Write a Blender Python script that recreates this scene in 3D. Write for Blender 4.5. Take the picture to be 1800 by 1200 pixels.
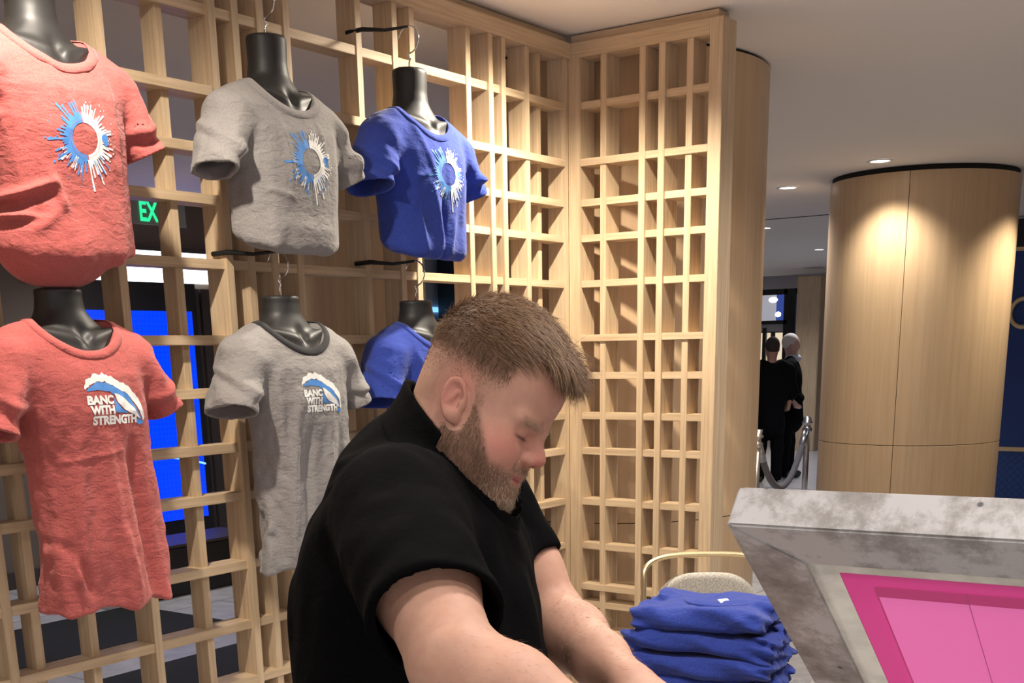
import bpy, bmesh, math, random
import numpy as np
from mathutils import Vector, Matrix
from mathutils.bvhtree import BVHTree

for o in list(bpy.data.objects):
    bpy.data.objects.remove(o, do_unlink=True)
S = bpy.context.scene
C = S.collection
R = math.radians

# ------------------------------------------------------------------ camera
# metres; origin = inner corner of the oak lattice, +x along the long lattice, +z up
CAM = Vector((-4.2398, -2.7250, 1.6))
cr = Vector((0.57834631, -0.81560569, -0.01740402))
cu = Vector((0.22511277, 0.1390493, 0.96435965))
cf = Vector((0.7841172, 0.56165172, -0.26402191))
cam_d = bpy.data.cameras.new('camera')
cam = bpy.data.objects.new('camera', cam_d)
C.objects.link(cam)
M = Matrix((cr, cu, -cf)).transposed().to_4x4()
M.translation = CAM
cam.matrix_world = M
cam_d.sensor_width = 36.0
cam_d.lens = 2132.126 / 1800 * 36
cam_d.shift_y = 600 / 1800
cam_d.clip_start = 0.05
cam_d.clip_end = 100
cam_d.dof.use_dof = False
cam_d.dof.focus_distance = 1.75
cam_d.dof.aperture_fstop = 7.0
S.camera = cam
S.view_settings.view_transform = 'Standard'
S.view_settings.look = 'None'
S.view_settings.gamma = 1
S.view_settings.exposure = 0.35
S.view_settings.use_curve_mapping = False

# ------------------------------------------------------------------ light
CEIL = 2.743
W = bpy.data.worlds.new('world')
S.world = W
W.use_nodes = True
W.node_tree.nodes['Background'].inputs[0].default_value = (0.80, 0.76, 0.75, 1)
W.node_tree.nodes['Background'].inputs[1].default_value = 0.34

def lamp(name, x, y, power, size=R(100), blend=0.7, color=(1, .93, .82), radius=0.035, aim=(0, 0, -1), z=CEIL - 0.03):
    d = bpy.data.lights.new(name, 'SPOT')
    d.energy = power
    d.spot_size = size
    d.spot_blend = blend
    d.color = color
    d.shadow_soft_size = radius
    o = bpy.data.objects.new(name, d)
    C.objects.link(o)
    o.location = (x, y, z)
    o.rotation_euler = Vector(aim).to_track_quat('-Z', 'Y').to_euler()
    return o

# two wall-washing downlights close in front of the lattice
lamp('lattice_spot', -0.62, -0.52, 140, R(150), 0.8, color=(1, .90, .74), radius=0.03, aim=(-.12, .10, -1))
lamp('lattice_spot', -2.66, -0.60, 95, R(150), 0.8, color=(1, .90, .76), radius=0.03, aim=(.05, .10, -1))
# added fill spots over the print station, no fixtures modelled
for sx, sy, sp in ((-3.7, -2.9, 30), (-2.35, -2.1, 75), (-4.4, -1.3, 55), (-1.2, -2.4, 90), (0.2, -1.7, 90), (-3.05, -2.45, 26)):
    lamp('station_fill', sx, sy, sp, R(150), 0.9, color=(1, .95, .9), radius=0.12)
# added broad soft fill behind the camera to brighten the ceiling
fd = bpy.data.lights.new('rear_fill', 'AREA'); fd.shape = 'RECTANGLE'; fd.size = 6.5; fd.size_y = 2.3
fd.energy = 70; fd.color = (1, .93, .90)
fo = bpy.data.objects.new('rear_fill', fd); C.objects.link(fo); fo.location = (-7.6, -5.6, 1.25)
fo.rotation_euler = Vector((0.80, 0.55, 0.12)).to_track_quat('-Z', 'Y').to_euler()
# around the far column
lamp('column_spot', 4.037, 0.205, 62, R(120), 0.7, color=(1, .93, .80), radius=0.04)
lamp('column_spot', 4.85, -0.86, 95, R(115), 0.7, color=(1, .90, .72), radius=0.04)
lamp('column_spot', 2.9, 0.3, 45, R(130), 0.7, color=(1, .92, .80), radius=0.04)  # added frontal fill on the column, not a real fixture
# hall beyond
for lx, ly in ((4.903, 1.203), (10.921, 3.345), (7.762, 2.663), (12.5, 5.0), (1.4, 4.0), (-1.2, 3.2), (9.0, 0.6)):
    lamp('hall_spot', lx, ly, 70, R(140), 0.8, color=(.95, .95, 1), radius=0.05)

# ------------------------------------------------------------------ materials
def mat(name, col, rough=0.6, metal=0.0, spec=0.5, **kw):
    m = bpy.data.materials.new(name)
    m.use_nodes = True
    b = m.node_tree.nodes['Principled BSDF']
    b.inputs['Base Color'].default_value = (*col, 1)
    b.inputs['Roughness'].default_value = rough
    b.inputs['Metallic'].default_value = metal
    b.inputs['Specular IOR Level'].default_value = spec
    for k, v in kw.items():
        b.inputs[k.replace('_', ' ')].default_value = v
    return m

def N(m, t, **kw):
    n = m.node_tree.nodes.new(t)
    for k, v in kw.items():
        setattr(n, k, v)
    return n

def L(m, a, b):
    m.node_tree.links.new(a, b)

def ramp(m, pts):
    r = N(m, 'ShaderNodeValToRGB')
    e = r.color_ramp.elements
    while len(e) < len(pts):
        e.new(0.5)
    for i, (p, c) in enumerate(pts):
        e[i].position = p
        e[i].color = (*c, 1)
    return r

def wood(name, c1, c2, axis=2, scale=1.0, rough=0.5, island=True):
    """straight-grained oak; grain runs along axis"""
    m = mat(name, c1, rough, spec=0.3)
    tc = N(m, 'ShaderNodeTexCoord')
    mp = N(m, 'ShaderNodeMapping')
    s = [55 * scale] * 3
    s[axis] = 2.2 * scale
    mp.inputs['Scale'].default_value = s
    L(m, tc.outputs['Object'], mp.inputs[0])
    n = N(m, 'ShaderNodeTexNoise')
    n.inputs['Scale'].default_value = 1.6
    n.inputs['Detail'].default_value = 6
    n.inputs['Roughness'].default_value = 0.65
    L(m, mp.outputs[0], n.inputs[0])
    r = ramp(m, [(0.32, c2), (0.62, c1)])
    L(m, n.outputs[0], r.inputs[0])
    b = m.node_tree.nodes['Principled BSDF']
    L(m, r.outputs[0], b.inputs['Base Color'])
    bp = N(m, 'ShaderNodeBump')
    bp.inputs['Strength'].default_value = 0.12
    bp.inputs['Distance'].default_value = 0.002
    L(m, n.outputs[0], bp.inputs['Height'])
    L(m, bp.outputs[0], b.inputs['Normal'])
    return m

OAK = ((0.66, 0.50, 0.325), (0.49, 0.35, 0.215))
wood_z = wood('oak_upright_grain', *OAK, axis=2)
wood_x = wood('oak_rail_grain', *OAK, axis=0)
wood_y = wood('oak_side_rail_grain', *OAK, axis=1)
wood_col = wood('oak_veneer', (0.63, 0.44, 0.27), (0.55, 0.375, 0.22), axis=2, scale=0.35, rough=0.36)
m_black_gap = mat('shadow_gap_black', (0.01, 0.009, 0.008), 0.8)
m_ceil = mat('ceiling_plaster', (0.84, 0.79, 0.75), 0.9, spec=0.1)
m_blackmetal = mat('black_metal', (0.012, 0.012, 0.013), 0.45)
m_steel = mat('brushed_steel', (0.62, 0.61, 0.60), 0.3, 1.0)
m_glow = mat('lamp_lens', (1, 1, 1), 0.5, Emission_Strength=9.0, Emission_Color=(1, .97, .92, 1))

# ------------------------------------------------------------------ mesh helpers
def link(name, me, m=None, parent=None, smooth=False):
    o = bpy.data.objects.new(name, me)
    C.objects.link(o)
    if m is not None:
        for mm in (m if isinstance(m, (list, tuple)) else [m]):
            me.materials.append(mm)
    if parent is not None:
        o.parent = parent
        o.matrix_parent_inverse = Matrix.Translation(-Vector(parent.location)) if parent.location.length else Matrix()
    if smooth:
        me.polygons.foreach_set('use_smooth', [True] * len(me.polygons))
    return o

def bm_obj(name, bm, m=None, parent=None, smooth=False):
    me = bpy.data.meshes.new(name)
    bm.normal_update()
    bm.to_mesh(me)
    bm.free()
    return link(name, me, m, parent, smooth)

def box(bm, a, b, bev=0.0):
    a, b = Vector(a), Vector(b)
    lo = Vector(map(min, a, b)); hi = Vector(map(max, a, b))
    r = bmesh.ops.create_cube(bm, size=1)
    vs = r['verts']
    bmesh.ops.scale(bm, vec=hi - lo, verts=vs)
    bmesh.ops.translate(bm, vec=(lo + hi) / 2, verts=vs)
    if bev:
        es = {e for v in vs for e in v.link_edges}
        bmesh.ops.bevel(bm, geom=list(es), offset=bev, segments=2, affect='EDGES')

def pts_mesh(name, V, F, m=None, parent=None, smooth=True):
    me = bpy.data.meshes.new(name)
    me.from_pydata([tuple(v) for v in V], [], [tuple(f) for f in F])
    me.update()
    return link(name, me, m, parent, smooth)

def tube(path, rad, n=10, closed=False, caps=True):
    """vertices and faces of a swept round tube; rad a number or a list"""
    path = [Vector(q) for q in path]
    V, F = [], []
    k = len(path)
    up = Vector((0, 0, 1))
    prev = None
    for i, q in enumerate(path):
        a = path[(i - 1) % k] if (closed or i) else path[0]
        b = path[(i + 1) % k] if (closed or i < k - 1) else path[-1]
        t = (b - a).normalized()
        if prev is None:
            x = t.orthogonal().normalized()
        else:
            x = (prev - t * prev.dot(t)).normalized()
        prev = x
        y = t.cross(x)
        r = rad[i] if isinstance(rad, (list, tuple)) else rad
        for j in range(n):
            an = 2 * math.pi * j / n
            V.append(q + x * math.cos(an) * r + y * math.sin(an) * r)
    rows = k if closed else k - 1
    for i in range(rows):
        for j in range(n):
            a = i * n + j; b = i * n + (j + 1) % n
            c_ = ((i + 1) % k) * n + (j + 1) % n; d = ((i + 1) % k) * n + j
            F.append((a, b, c_, d))
    if caps and not closed:
        F.append(tuple(range(n))[::-1]); F.append(tuple((k - 1) * n + j for j in range(n)))
    return V, F

def lathe(prof, n=40, cx=0, cy=0, cap=True):
    V, F = [], []
    for r, z in prof:
        for j in range(n):
            a = 2 * math.pi * j / n
            V.append((cx + r * math.cos(a), cy + r * math.sin(a), z))
    for i in range(len(prof) - 1):
        for j in range(n):
            F.append((i * n + j, i * n + (j + 1) % n, (i + 1) * n + (j + 1) % n, (i + 1) * n + j))
    if cap:
        F.append(tuple(range(n))[::-1]); F.append(tuple((len(prof) - 1) * n + j for j in range(n)))
    return V, F

def merge(*vf):
    V, F = [], []
    for v, f in vf:
        k = len(V)
        V += list(v); F += [tuple(i + k for i in q) for q in f]
    return V, F

def thing(name, label, cat, loc=(0, 0, 0), group=None):
    o = bpy.data.objects.new(name, None)
    C.objects.link(o)
    o.empty_display_size = 0.1
    o.location = loc
    o['label'] = label; o['category'] = cat
    if group: o['group'] = group
    return o

def tag(o, label, cat, group=None, kind=None):
    if label: o['label'] = label
    if cat: o['category'] = cat
    if group: o['group'] = group
    if kind: o['kind'] = kind
    return o

def struct(o, label=None):
    o['kind'] = 'structure'
    if label: o['label'] = label
    return o

# ------------------------------------------------------------------ setting
bm = bmesh.new(); box(bm, (-9, -8, CEIL), (26, 14, CEIL + 0.1))
struct(bm_obj('ceiling', bm, m_ceil))
m_floor = mat('carpet_tile', (0.26, 0.245, 0.25), 0.55, spec=0.3)
tc = N(m_floor, 'ShaderNodeTexCoord'); br = N(m_floor, 'ShaderNodeTexBrick')
br.inputs['Scale'].default_value = 1.0
br.inputs['Brick Width'].default_value = 1.2; br.inputs['Row Height'].default_value = 0.6
br.inputs['Mortar Size'].default_value = 0.006
br.inputs['Color1'].default_value = (0.56, 0.54, 0.55, 1); br.inputs['Color2'].default_value = (0.44, 0.425, 0.43, 1)
br.inputs['Mortar'].default_value = (0.25, 0.24, 0.25, 1)
L(m_floor, tc.outputs['Object'], br.inputs[0])
nz = N(m_floor, 'ShaderNodeTexNoise'); nz.inputs['Scale'].default_value = 9; nz.inputs['Detail'].default_value = 8
mxr = N(m_floor, 'ShaderNodeMixRGB', blend_type='MULTIPLY'); mxr.inputs[0].default_value = 0.6
L(m_floor, tc.outputs['Object'], nz.inputs[0]); L(m_floor, br.outputs[0], mxr.inputs[1])
rr = ramp(m_floor, [(0.3, (0.55, 0.55, 0.55)), (0.7, (1, 1, 1))]); L(m_floor, nz.outputs[0], rr.inputs[0])
L(m_floor, rr.outputs[0], mxr.inputs[2])
L(m_floor, mxr.outputs[0], m_floor.node_tree.nodes['Principled BSDF'].inputs['Base Color'])
bm = bmesh.new(); box(bm, (-9, -8, -0.1), (26, 14, 0))
struct(bm_obj('floor', bm, m_floor))

# ------------------------------------------------------------------ lattice
ZK = {1: 2.406, 2: 2.227, 3: 2.098, 4: 1.982, 5: 1.832, 6: 1.65, 7: 1.521, 8: 1.381, 9: 1.256, 10: 1.074,
      11: 0.912, 12: 0.76, 13: 0.694, 14: 0.586, 15: 0.505, 16: 0.36, 17: 0.23}
ZK = {k: 1.6 + 1.12 * (v - 1.6) for k, v in ZK.items()}
FLUSH = {2, 6, 12}
BW = 0.0262
TOPZ = 1.6 + 1.12 * (2.543 - 1.6)      # underside of the top frame
TOP2 = 1.6 + 1.12 * (2.590 - 1.6)
DA, DB = 0.078, 0.105
BEV = 0.0012
A = thing('lattice_screen', 'long pale oak lattice screen behind the hanging t-shirts', 'room divider', (-1.9, 0.04, 0))
XA0 = -3.7
def a_part(name, a, b, m, lbl=None):
    bm = bmesh.new(); box(bm, a, b, BEV)
    o = bm_obj(name, bm, m, A)
    return o
# uprights: left-edge x (already in metres), front recess
UA = [(-3.50, .03), (-3.28, 0), (-3.10, .0), (-2.93, .022), (-2.79, 0), (-2.585, 0.0), (-2.49, .03), (-2.325, .03), (-2.139, 0),
      (-1.936, .022), (-1.777, -.006), (-1.689, 0), (-1.597, .0), (-1.493, 0), (-1.188, 0), (-1.018, 0), (-0.934, 0), (-0.638, 0),
      (-0.516, -.006), (-0.441, -.006), (-0.286, 0), (-0.170, .03)]
for x, rc in UA:
    a_part('upright', (x, rc, 0.02), (x + BW, DA, TOPZ), wood_z)
# crossbars run between the uprights' back halves; flush ones and ones set back
for k, z in ZK.items():
    fr = -0.004 if k in FLUSH else 0.004
    a_part('crossbar', (XA0, fr, z - BW), (-0.028, DA - 0.002, z), wood_x)
a_part('end_stile', (-0.028, 0.0, 0.0), (0.0, DA, TOPZ), wood_z)
a_part('top_rail', (XA0, -0.012, TOPZ), (0.0, DA + .01, TOP2), wood_x)
a_part('ceiling_strip', (XA0, 0.022, TOP2), (0.02, DA, CEIL - 0.004), wood_x)
a_part('bottom_rail', (XA0, -0.004, 0.0), (-0.028, DA, 0.05), wood_x)
a_part('end_stile', (XA0 - 0.05, 0, 0.0), (XA0, DA, TOPZ), wood_z)

B = thing('lattice_divider', 'narrow oak lattice panel with wide outer stile, wrapped on the round column', 'room divider', (0.05, -0.32, 0))
YL = -0.642
def b_part(name, a, b, m):
    bm = bmesh.new(); box(bm, a, b, BEV)
    return bm_obj(name, bm, m, B)
b_part('inner_stile', (0, -0.053, 0), (DB, 0.0, TOPZ), wood_z)
b_part('outer_stile', (0, YL, 0), (DB, -0.590, TOP2), wood_z)
b_part('top_rail', (0, -0.590, TOPZ), (DB, 0.0, TOP2), wood_y)
b_part('ceiling_strip', (0.022, YL + 0.03, TOP2), (DB, 0.0, CEIL - 0.004), wood_y)
b_part('bottom_rail', (0, -0.59, 0.0), (DB, -0.053, 0.05), wood_y)
for yr, rc in ((-0.165, 0.006), (-0.337, -.004), (-0.417, -.004), (-0.525, 0.006)):
    b_part('upright', (rc, yr, 0.05), (DB, yr + BW, TOPZ), wood_z)
for k, z in ZK.items():
    fr = 0.0 if k in FLUSH else 0.008
    b_part('crossbar', (fr, -0.590, z - BW), (DB - .002, -0.053, z), wood_y)

# ------------------------------------------------------------------ round columns
def column(cx, cy, rad, label, seams, zseam, gap=0.035):
    t = thing('round_column', label, 'column', (cx, cy, 0))
    g = 0.004
    n = 96
    # veneered skin in panels with real open joints
    cuts = sorted(seams)
    for i, a0 in enumerate(cuts):
        a1 = cuts[(i + 1) % len(cuts)]
        if a1 <= a0: a1 += 2 * math.pi
        da = g / rad / 2
        k = max(4, int((a1 - a0) / (2 * math.pi) * n))
        for z0, z1 in ((0.0, zseam - g / 2), (zseam + g / 2, CEIL - gap)):
            V, F = [], []
            for j in range(k + 1):
                a = a0 + da + (a1 - a0 - 2 * da) * j / k
                for r_, z in ((rad - .012, z0), (rad - 0.0015, z0), (rad, z0 + .0015), (rad, z1 - .0015), (rad - 0.0015, z1), (rad - .012, z1)):
                    V.append((cx + r_ * math.cos(a), cy + r_ * math.sin(a), z))
            for j in range(k):
                for q in range(5):
                    F.append((j * 6 + q, (j + 1) * 6 + q, (j + 1) * 6 + q + 1, j * 6 + q + 1))
            F.append(tuple(range(6))); F.append(tuple(k * 6 + q for q in range(6))[::-1])
            pts_mesh('veneer_panel', V, F, wood_col, t).data.set_sharp_from_angle(angle=R(30))
    V, F = lathe([(rad - .013, 0.0), (rad - .013, CEIL - 0.002)], 64, cx, cy)
    pts_mesh('core', V, F, m_black_gap, t)
    return t
RC = 0.645
def ang(cx, cy, px, py): return math.atan2(py - cy, px - cx)
column(0.758, 0.224, RC, 'round oak-clad column behind the narrow lattice panel', [R(-170), R(-50), R(70)], 0.885, 0.012)
column(5.008, 0.219, RC, 'wide round oak column lit from above near the blue wall', [R(-170.5), R(-60), R(60)], 0.91)
column(2.45, 3.56, RC, 'round oak column seen through the long lattice screen', [R(-122), R(0), R(120)], 0.91)

# ------------------------------------------------------------------ downlights
def downlight(x, y, label):
    t = thing('downlight', label, 'ceiling light', (x, y, CEIL), 'recessed ceiling downlights')
    V, F = lathe([(0.082, CEIL - .0005), (0.082, CEIL - .006), (0.066, CEIL - .008), (0.060, CEIL - .002)], 32, x, y, cap=False)
    pts_mesh('trim_ring', V, F, mat_white, t)
    V, F = lathe([(0.0, CEIL - .003), (0.060, CEIL - .003)], 32, x, y, cap=False)
    pts_mesh('lens', V, F, m_glow, t)
mat_white = mat('white_enamel', (0.8, 0.79, 0.77), 0.5)
downlight(4.037, 0.205, 'bright recessed downlight just in front of the wide round column')
downlight(4.903, 1.203, 'recessed downlight between the two round columns, nearer one')
downlight(10.921, 3.345, 'small far downlight beside the left edge of the wide column')
downlight(7.762, 2.663, 'far downlight half hidden behind the lattice column edge')

# ------------------------------------------------------------------ background of the hall
m_dark = mat('dark_bronze_panel', (0.060, 0.048, 0.040), 0.5)
m_taupe = mat('taupe_wall', (0.17, 0.135, 0.105), 0.8)
m_greywall = mat('grey_wall', (0.42, 0.42, 0.46), 0.7)
m_headw = mat('painted_bulkhead', (0.42, 0.40, 0.43), 0.8)
def sbox(name, a, b, m, bev=0.0, kind='structure'):
    bm = bmesh.new(); box(bm, a, b, bev)
    o = bm_obj(name, bm, m)
    if kind: o['kind'] = kind
    return o
# wall behind the long lattice
sbox('wall_back', (-9, 5.25, 0), (2.55, 5.45, CEIL), m_taupe)
bm = bmesh.new()
for x in (2.55, 2.64, 3.25): box(bm, (x, 5.2, 0), (x + (.07 if x < 2.6 else .58), 5.42, 2.12), .004)
struct(bm_obj('door_1', bm, m_dark))
sbox('wall_back_upper', (2.55, 5.25, 2.12), (4.9, 5.45, CEIL), m_taupe)
sbox('trim_1', (-9, 5.21, 0), (2.55, 5.25, 0.12), m_dark)
# bright transom window
m_transom = mat('lit_transom_glass', (0.8, 0.8, 0.82), 0.3, Emission_Strength=2.2, Emission_Color=(.95, .95, 1, 1))
t = thing('transom_light', 'bright white lit strip above the blue screen behind the lattice', 'light panel', (2.2, 5.2, 2.15))
for x0, x1 in ((1.62, 2.37), (2.41, 2.78)):
    bm = bmesh.new(); box(bm, (x0, 5.19, 2.16), (x1, 5.245, 2.385)); bm_obj('diffuser', bm, m_transom, t)
bm = bmesh.new(); box(bm, (1.58, 5.18, 2.385), (2.82, 5.248, 2.42)); box(bm, (2.37, 5.18, 2.16), (2.41, 5.248, 2.385)); bm_obj('frame', bm, m_dark, t)
# blue display
t = thing('display_screen', 'tall blue digital screen seen through the lattice beside the red t-shirts', 'screen', (2.0, 5.15, 0))
bm = bmesh.new(); box(bm, (1.40, 5.10, 0.0), (2.50, 5.2, 2.15), .004); bm_obj('housing', bm, m_blackmetal, t)
m_blue = mat('blue_display', (0.0, 0.02, 0.5), 0.25, Emission_Strength=1.25, Emission_Color=(.0, .035, .9, 1))
nt = m_blue.node_tree; tcb = N(m_blue, 'ShaderNodeTexCoord'); vo = N(m_blue, 'ShaderNodeTexVoronoi', feature='DISTANCE_TO_EDGE')
vo.inputs['Scale'].default_value = 26; vo.inputs['Randomness'].default_value = 0.0
L(m_blue, tcb.outputs['Object'], vo.inputs[0])
rb = ramp(m_blue, [(0.04, (0.0, 0.02, .62)), (0.10, (0.0, 0.035, .9))]); L(m_blue, vo.outputs[0], rb.inputs[0])
L(m_blue, rb.outputs[0], m_blue.node_tree.nodes['Principled BSDF'].inputs['Emission Color'])
bm = bmesh.new(); box(bm, (1.44, 5.092, 0.34), (2.44, 5.099, 1.94)); bm_obj('screen', bm, m_blue, t)
m_cyan = mat('display_line', (.3, .6, 1), 0.4, Emission_Strength=1.2, Emission_Color=(.2, .55, 1, 1))
V, F = tube([(1.75 + .7 * i / 12, 5.09, 0.86 - .10 * (i / 12) ** 2) for i in range(13)], 0.008, 6)
pts_mesh('screen_line', V, F, m_cyan, t)
def text_mesh(body, size, font_bold=0.0):
    cu_ = bpy.data.curves.new('t', 'FONT'); cu_.body = body; cu_.size = size
    cu_.offset = font_bold; cu_.align_x = 'LEFT'; cu_.resolution_u = 3
    ob = bpy.data.objects.new('t', cu_); C.objects.link(ob)
    dg = bpy.context.evaluated_depsgraph_get(); dg.update()
    me = bpy.data.meshes.new_from_object(ob.evaluated_get(dg))
    V = [v.co.copy() for v in me.vertices]; F = [tuple(q.vertices) for q in me.polygons]
    bpy.data.objects.remove(ob); bpy.data.curves.remove(cu_); bpy.data.meshes.remove(me)
    return V, F
# exit sign hung behind the lattice
t = thing('exit_sign', 'clear hanging exit sign with green EXIT letters behind the lattice', 'sign', (0.9, 3.5, 2.44))
m_clear = mat('sign_acrylic', (0.45, 0.5, 0.47), 0.2, Alpha=0.35)
bm = bmesh.new(); box(bm, (0.70, 3.508, 2.365), (1.10, 3.514, 2.52)); bm_obj('plate', bm, m_clear, t)
m_green = mat('exit_green', (0.02, 0.7, 0.3), 0.4, Emission_Strength=1.0, Emission_Color=(.02, .75, .3, 1))
V, F = text_mesh('EXIT', 0.155, 0.004)
w_ = max(v.x for v in V)
V = [(0.748 + v.x / w_ * 0.235, 3.505, 2.387 + v.y) for v in V]
pts_mesh('lettering', V, F, m_green, t, smooth=False)
bm = bmesh.new(); box(bm, (0.70, 3.50, 2.52), (1.10, 3.522, 2.55)); box(bm, (0.895, 3.505, 2.55), (0.905, 3.517, CEIL)); bm_obj('hanger', bm, m_blackmetal, t)
for i, y0 in enumerate((2.211, 2.125)):
    o = sbox('thermostat', (1.07, 5.225, y0 - .0), (1.155, 5.25, y0 + (.075 if i == 0 else .055)), m_taupe, .003, None)
    tag(o, ['upper', 'lower'][i] + ' of two small square wall plates behind the red t-shirts', 'wall plate')
# dark entrance mats
m_mat = mat('black_mat', (0.006, 0.006, 0.006), 0.9)
for nm, q in (('black floor mat seen under the lower red t-shirt', (-0.75, 3.05, 0.75, 3.95)), ('dark floor mat nearest the lattice foot', (-0.9, 1.7, 0.35, 2.5))):
    o = sbox('floor_mat', (q[0], q[1], 0.0), (q[2], q[3], 0.012), m_mat, .004, None); tag(o, nm, 'mat')
t = thing('reception_plinth', 'low black plinth standing below the blue screen', 'plinth', (1.2, 4.1, 0))
bm = bmesh.new(); box(bm, (0.72, 3.95, 0.0), (1.9, 4.35, 0.34), .01); bm_obj('body', bm, m_blackmetal, t)
bm = bmesh.new(); box(bm, (0.70, 3.93, 0.34), (1.92, 4.37, 0.36), .004); bm_obj('top', bm, m_dark, t)
# light grey partition glimpsed beside the far column, with its blue strip
sbox('wall_hall', (6.0, 7.6, 0), (11.5, 7.8, CEIL), m_greywall)
o = sbox('trim_2', (6.0, 7.57, 2.10), (11.5, 7.6, 2.16), m_cyan)
o = sbox('square_post', (8.55, 7.2, 0), (8.85, 7.5, CEIL), m_blackmetal, .004, None); tag(o, 'black square post in front of the grey partition', 'post')

# glazed entrance wall far right of centre
X0 = 16.0
sbox('wall_entrance_header', (X0, 2.2, 2.53), (X0 + .3, 11, CEIL), m_headw)
m_glassblue = mat('night_window', (0.02, 0.03, 0.10), 0.08, Emission_Strength=0.35, Emission_Color=(.08, .14, .6, 1))
m_glassgrey = mat('lit_room_window', (0.3, 0.3, 0.33), 0.15, Emission_Strength=0.6, Emission_Color=(.42, .42, .48, 1))
m_warm = mat('warm_room_window', (0.5, 0.4, 0.3), 0.2, Emission_Strength=0.8, Emission_Color=(.75, .62, .45, 1))
t = thing('entrance_glazing', 'black framed glazed entrance wall behind the two standing people', 'glazed wall', (X0, 6, 0))
def gz(name, y0, y1, z0, z1, m, dx=0.06, th=.03):
    bm = bmesh.new(); box(bm, (X0 + dx, y0, z0), (X0 + dx + th, y1, z1)); return bm_obj(name, bm, m, t)
gz('back_panel', 2.2, 11, 0, 2.53, m_blackmetal, 0.10, .05)
gz('pane', 6.12, 7.2, 2.0, 2.44, m_glassgrey)
gz('pane', 5.97, 6.12, 2.0, 2.44, m_glassblue)
gz('pane', 5.62, 5.76, 0.1, 2.44, mat('blue_grey_glass', (.05, .055, .09), .15, Emission_Strength=.25, Emission_Color=(.16, .17, .28, 1)))
gz('pane', 6.22, 7.0, 0.1, 1.82, m_warm); gz('pane', 5.98, 6.12, 0.1, 1.82, m_warm)
for y0, y1, z0, z1 in ((5.76, 5.96, 0, 2.53), (5.3, 5.62, 0, 2.53), (6.27, 6.33, 0, 1.9), (5.9, 7.4, 1.96, 2.02), (5.9, 7.4, 2.44, 2.53), (7.1, 7.2, 0, 2.5)):
    gz('frame_bar', y0, y1, z0, z1, m_blackmetal, 0.0, .09)
gz('frame_bar', 5.9, 7.4, 1.84, 1.96, m_greywall, 0.02, .06)
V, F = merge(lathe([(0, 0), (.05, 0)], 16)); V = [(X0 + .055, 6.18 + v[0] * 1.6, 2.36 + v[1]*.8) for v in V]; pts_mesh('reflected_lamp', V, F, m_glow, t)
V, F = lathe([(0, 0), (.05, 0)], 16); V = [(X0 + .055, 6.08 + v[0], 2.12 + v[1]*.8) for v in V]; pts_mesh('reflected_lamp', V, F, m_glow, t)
o = sbox('square_post', (14.2, 4.60, 0), (14.5, 4.98, 2.62), wood_z, .01, None); tag(o, 'pale oak square post between the two people and the wide column', 'post')
sbox('wall_right_far', (15.5, -8, 0), (15.8, 4.3, CEIL), m_greywall)
sbox('wall_side', (-9, -8.2, 0), (26, -8, CEIL), m_greywall)
sbox('wall_left_end', (-9.2, -8, 0), (-9, 5.45, CEIL), m_greywall)
sbox('wall_hall_left', (4.9, 5.25, 0), (5.0, 14, CEIL), m_taupe)
# pale reflective floor strip by the entrance
m_tile = mat('pale_floor_tile', (0.62, 0.61, 0.64), 0.25, spec=0.5)
sbox('floor_entrance', (9.2, 1.6, 0.0), (16.0, 8, 0.006), m_tile)
sbox('ceiling_seam', (7.0, 1.1, CEIL - .004), (7.03, 3.4, CEIL), m_black_gap)

# blue feature wall at the right edge
m_navy = mat('navy_wall', (0.012, 0.045, 0.20), 0.5)
m_navyp = mat('navy_patterned', (0.018, 0.055, 0.22), 0.5)
tcn = N(m_navyp, 'ShaderNodeTexCoord'); vn = N(m_navyp, 'ShaderNodeTexVoronoi', feature='F1'); vn.inputs['Scale'].default_value = 14; vn.inputs['Randomness'].default_value = 0
L(m_navyp, tcn.outputs['Object'], vn.inputs[0]); rn = ramp(m_navyp, [(.30, (.022, .07, .26)), (.42, (.008, .03, .13)), (.5, (.022, .07, .26))])
L(m_navyp, vn.outputs[0], rn.inputs[0]); L(m_navyp, rn.outputs[0], m_navyp.node_tree.nodes['Principled BSDF'].inputs['Base Color'])
m_gold = mat('gold_letter', (0.80, 0.60, 0.32), 0.35, 0.3)
t = thing('feature_wall', 'navy blue feature wall with gold bands at the right edge', 'wall panel', (8.6, -1.2, 0))
bm = bmesh.new(); box(bm, (8.5, -5, 0.60), (8.6, .60, 2.72)); bm_obj('upper_panel', bm, m_navy, t)
bm = bmesh.new(); box(bm, (8.5, -5, 0.0), (8.6, .60, 0.56)); bm_obj('lower_panel', bm, m_navyp, t)
for z0, z1 in ((2.43, 2.465), (0.56, 0.60)):
    bm = bmesh.new(); box(bm, (8.485, -5, z0), (8.6, .60, z1), .003); bm_obj('gold_band', bm, m_gold, t)
bm = bmesh.new(); box(bm, (8.49, -5, 2.465), (8.6, .60, 2.72)); bm_obj('dark_header', bm, m_blackmetal, t)
# raised gold letter O
V, F = tube([(8.478, .295 + .115 * math.cos(a), 1.865 + .13 * math.sin(a)) for a in [2 * math.pi * i / 40 for i in range(40)]], 0.021, 8, closed=True)
tag(pts_mesh('raised_letter', V, F, m_gold), 'round gold raised letter O on the navy wall', 'letter')

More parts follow.
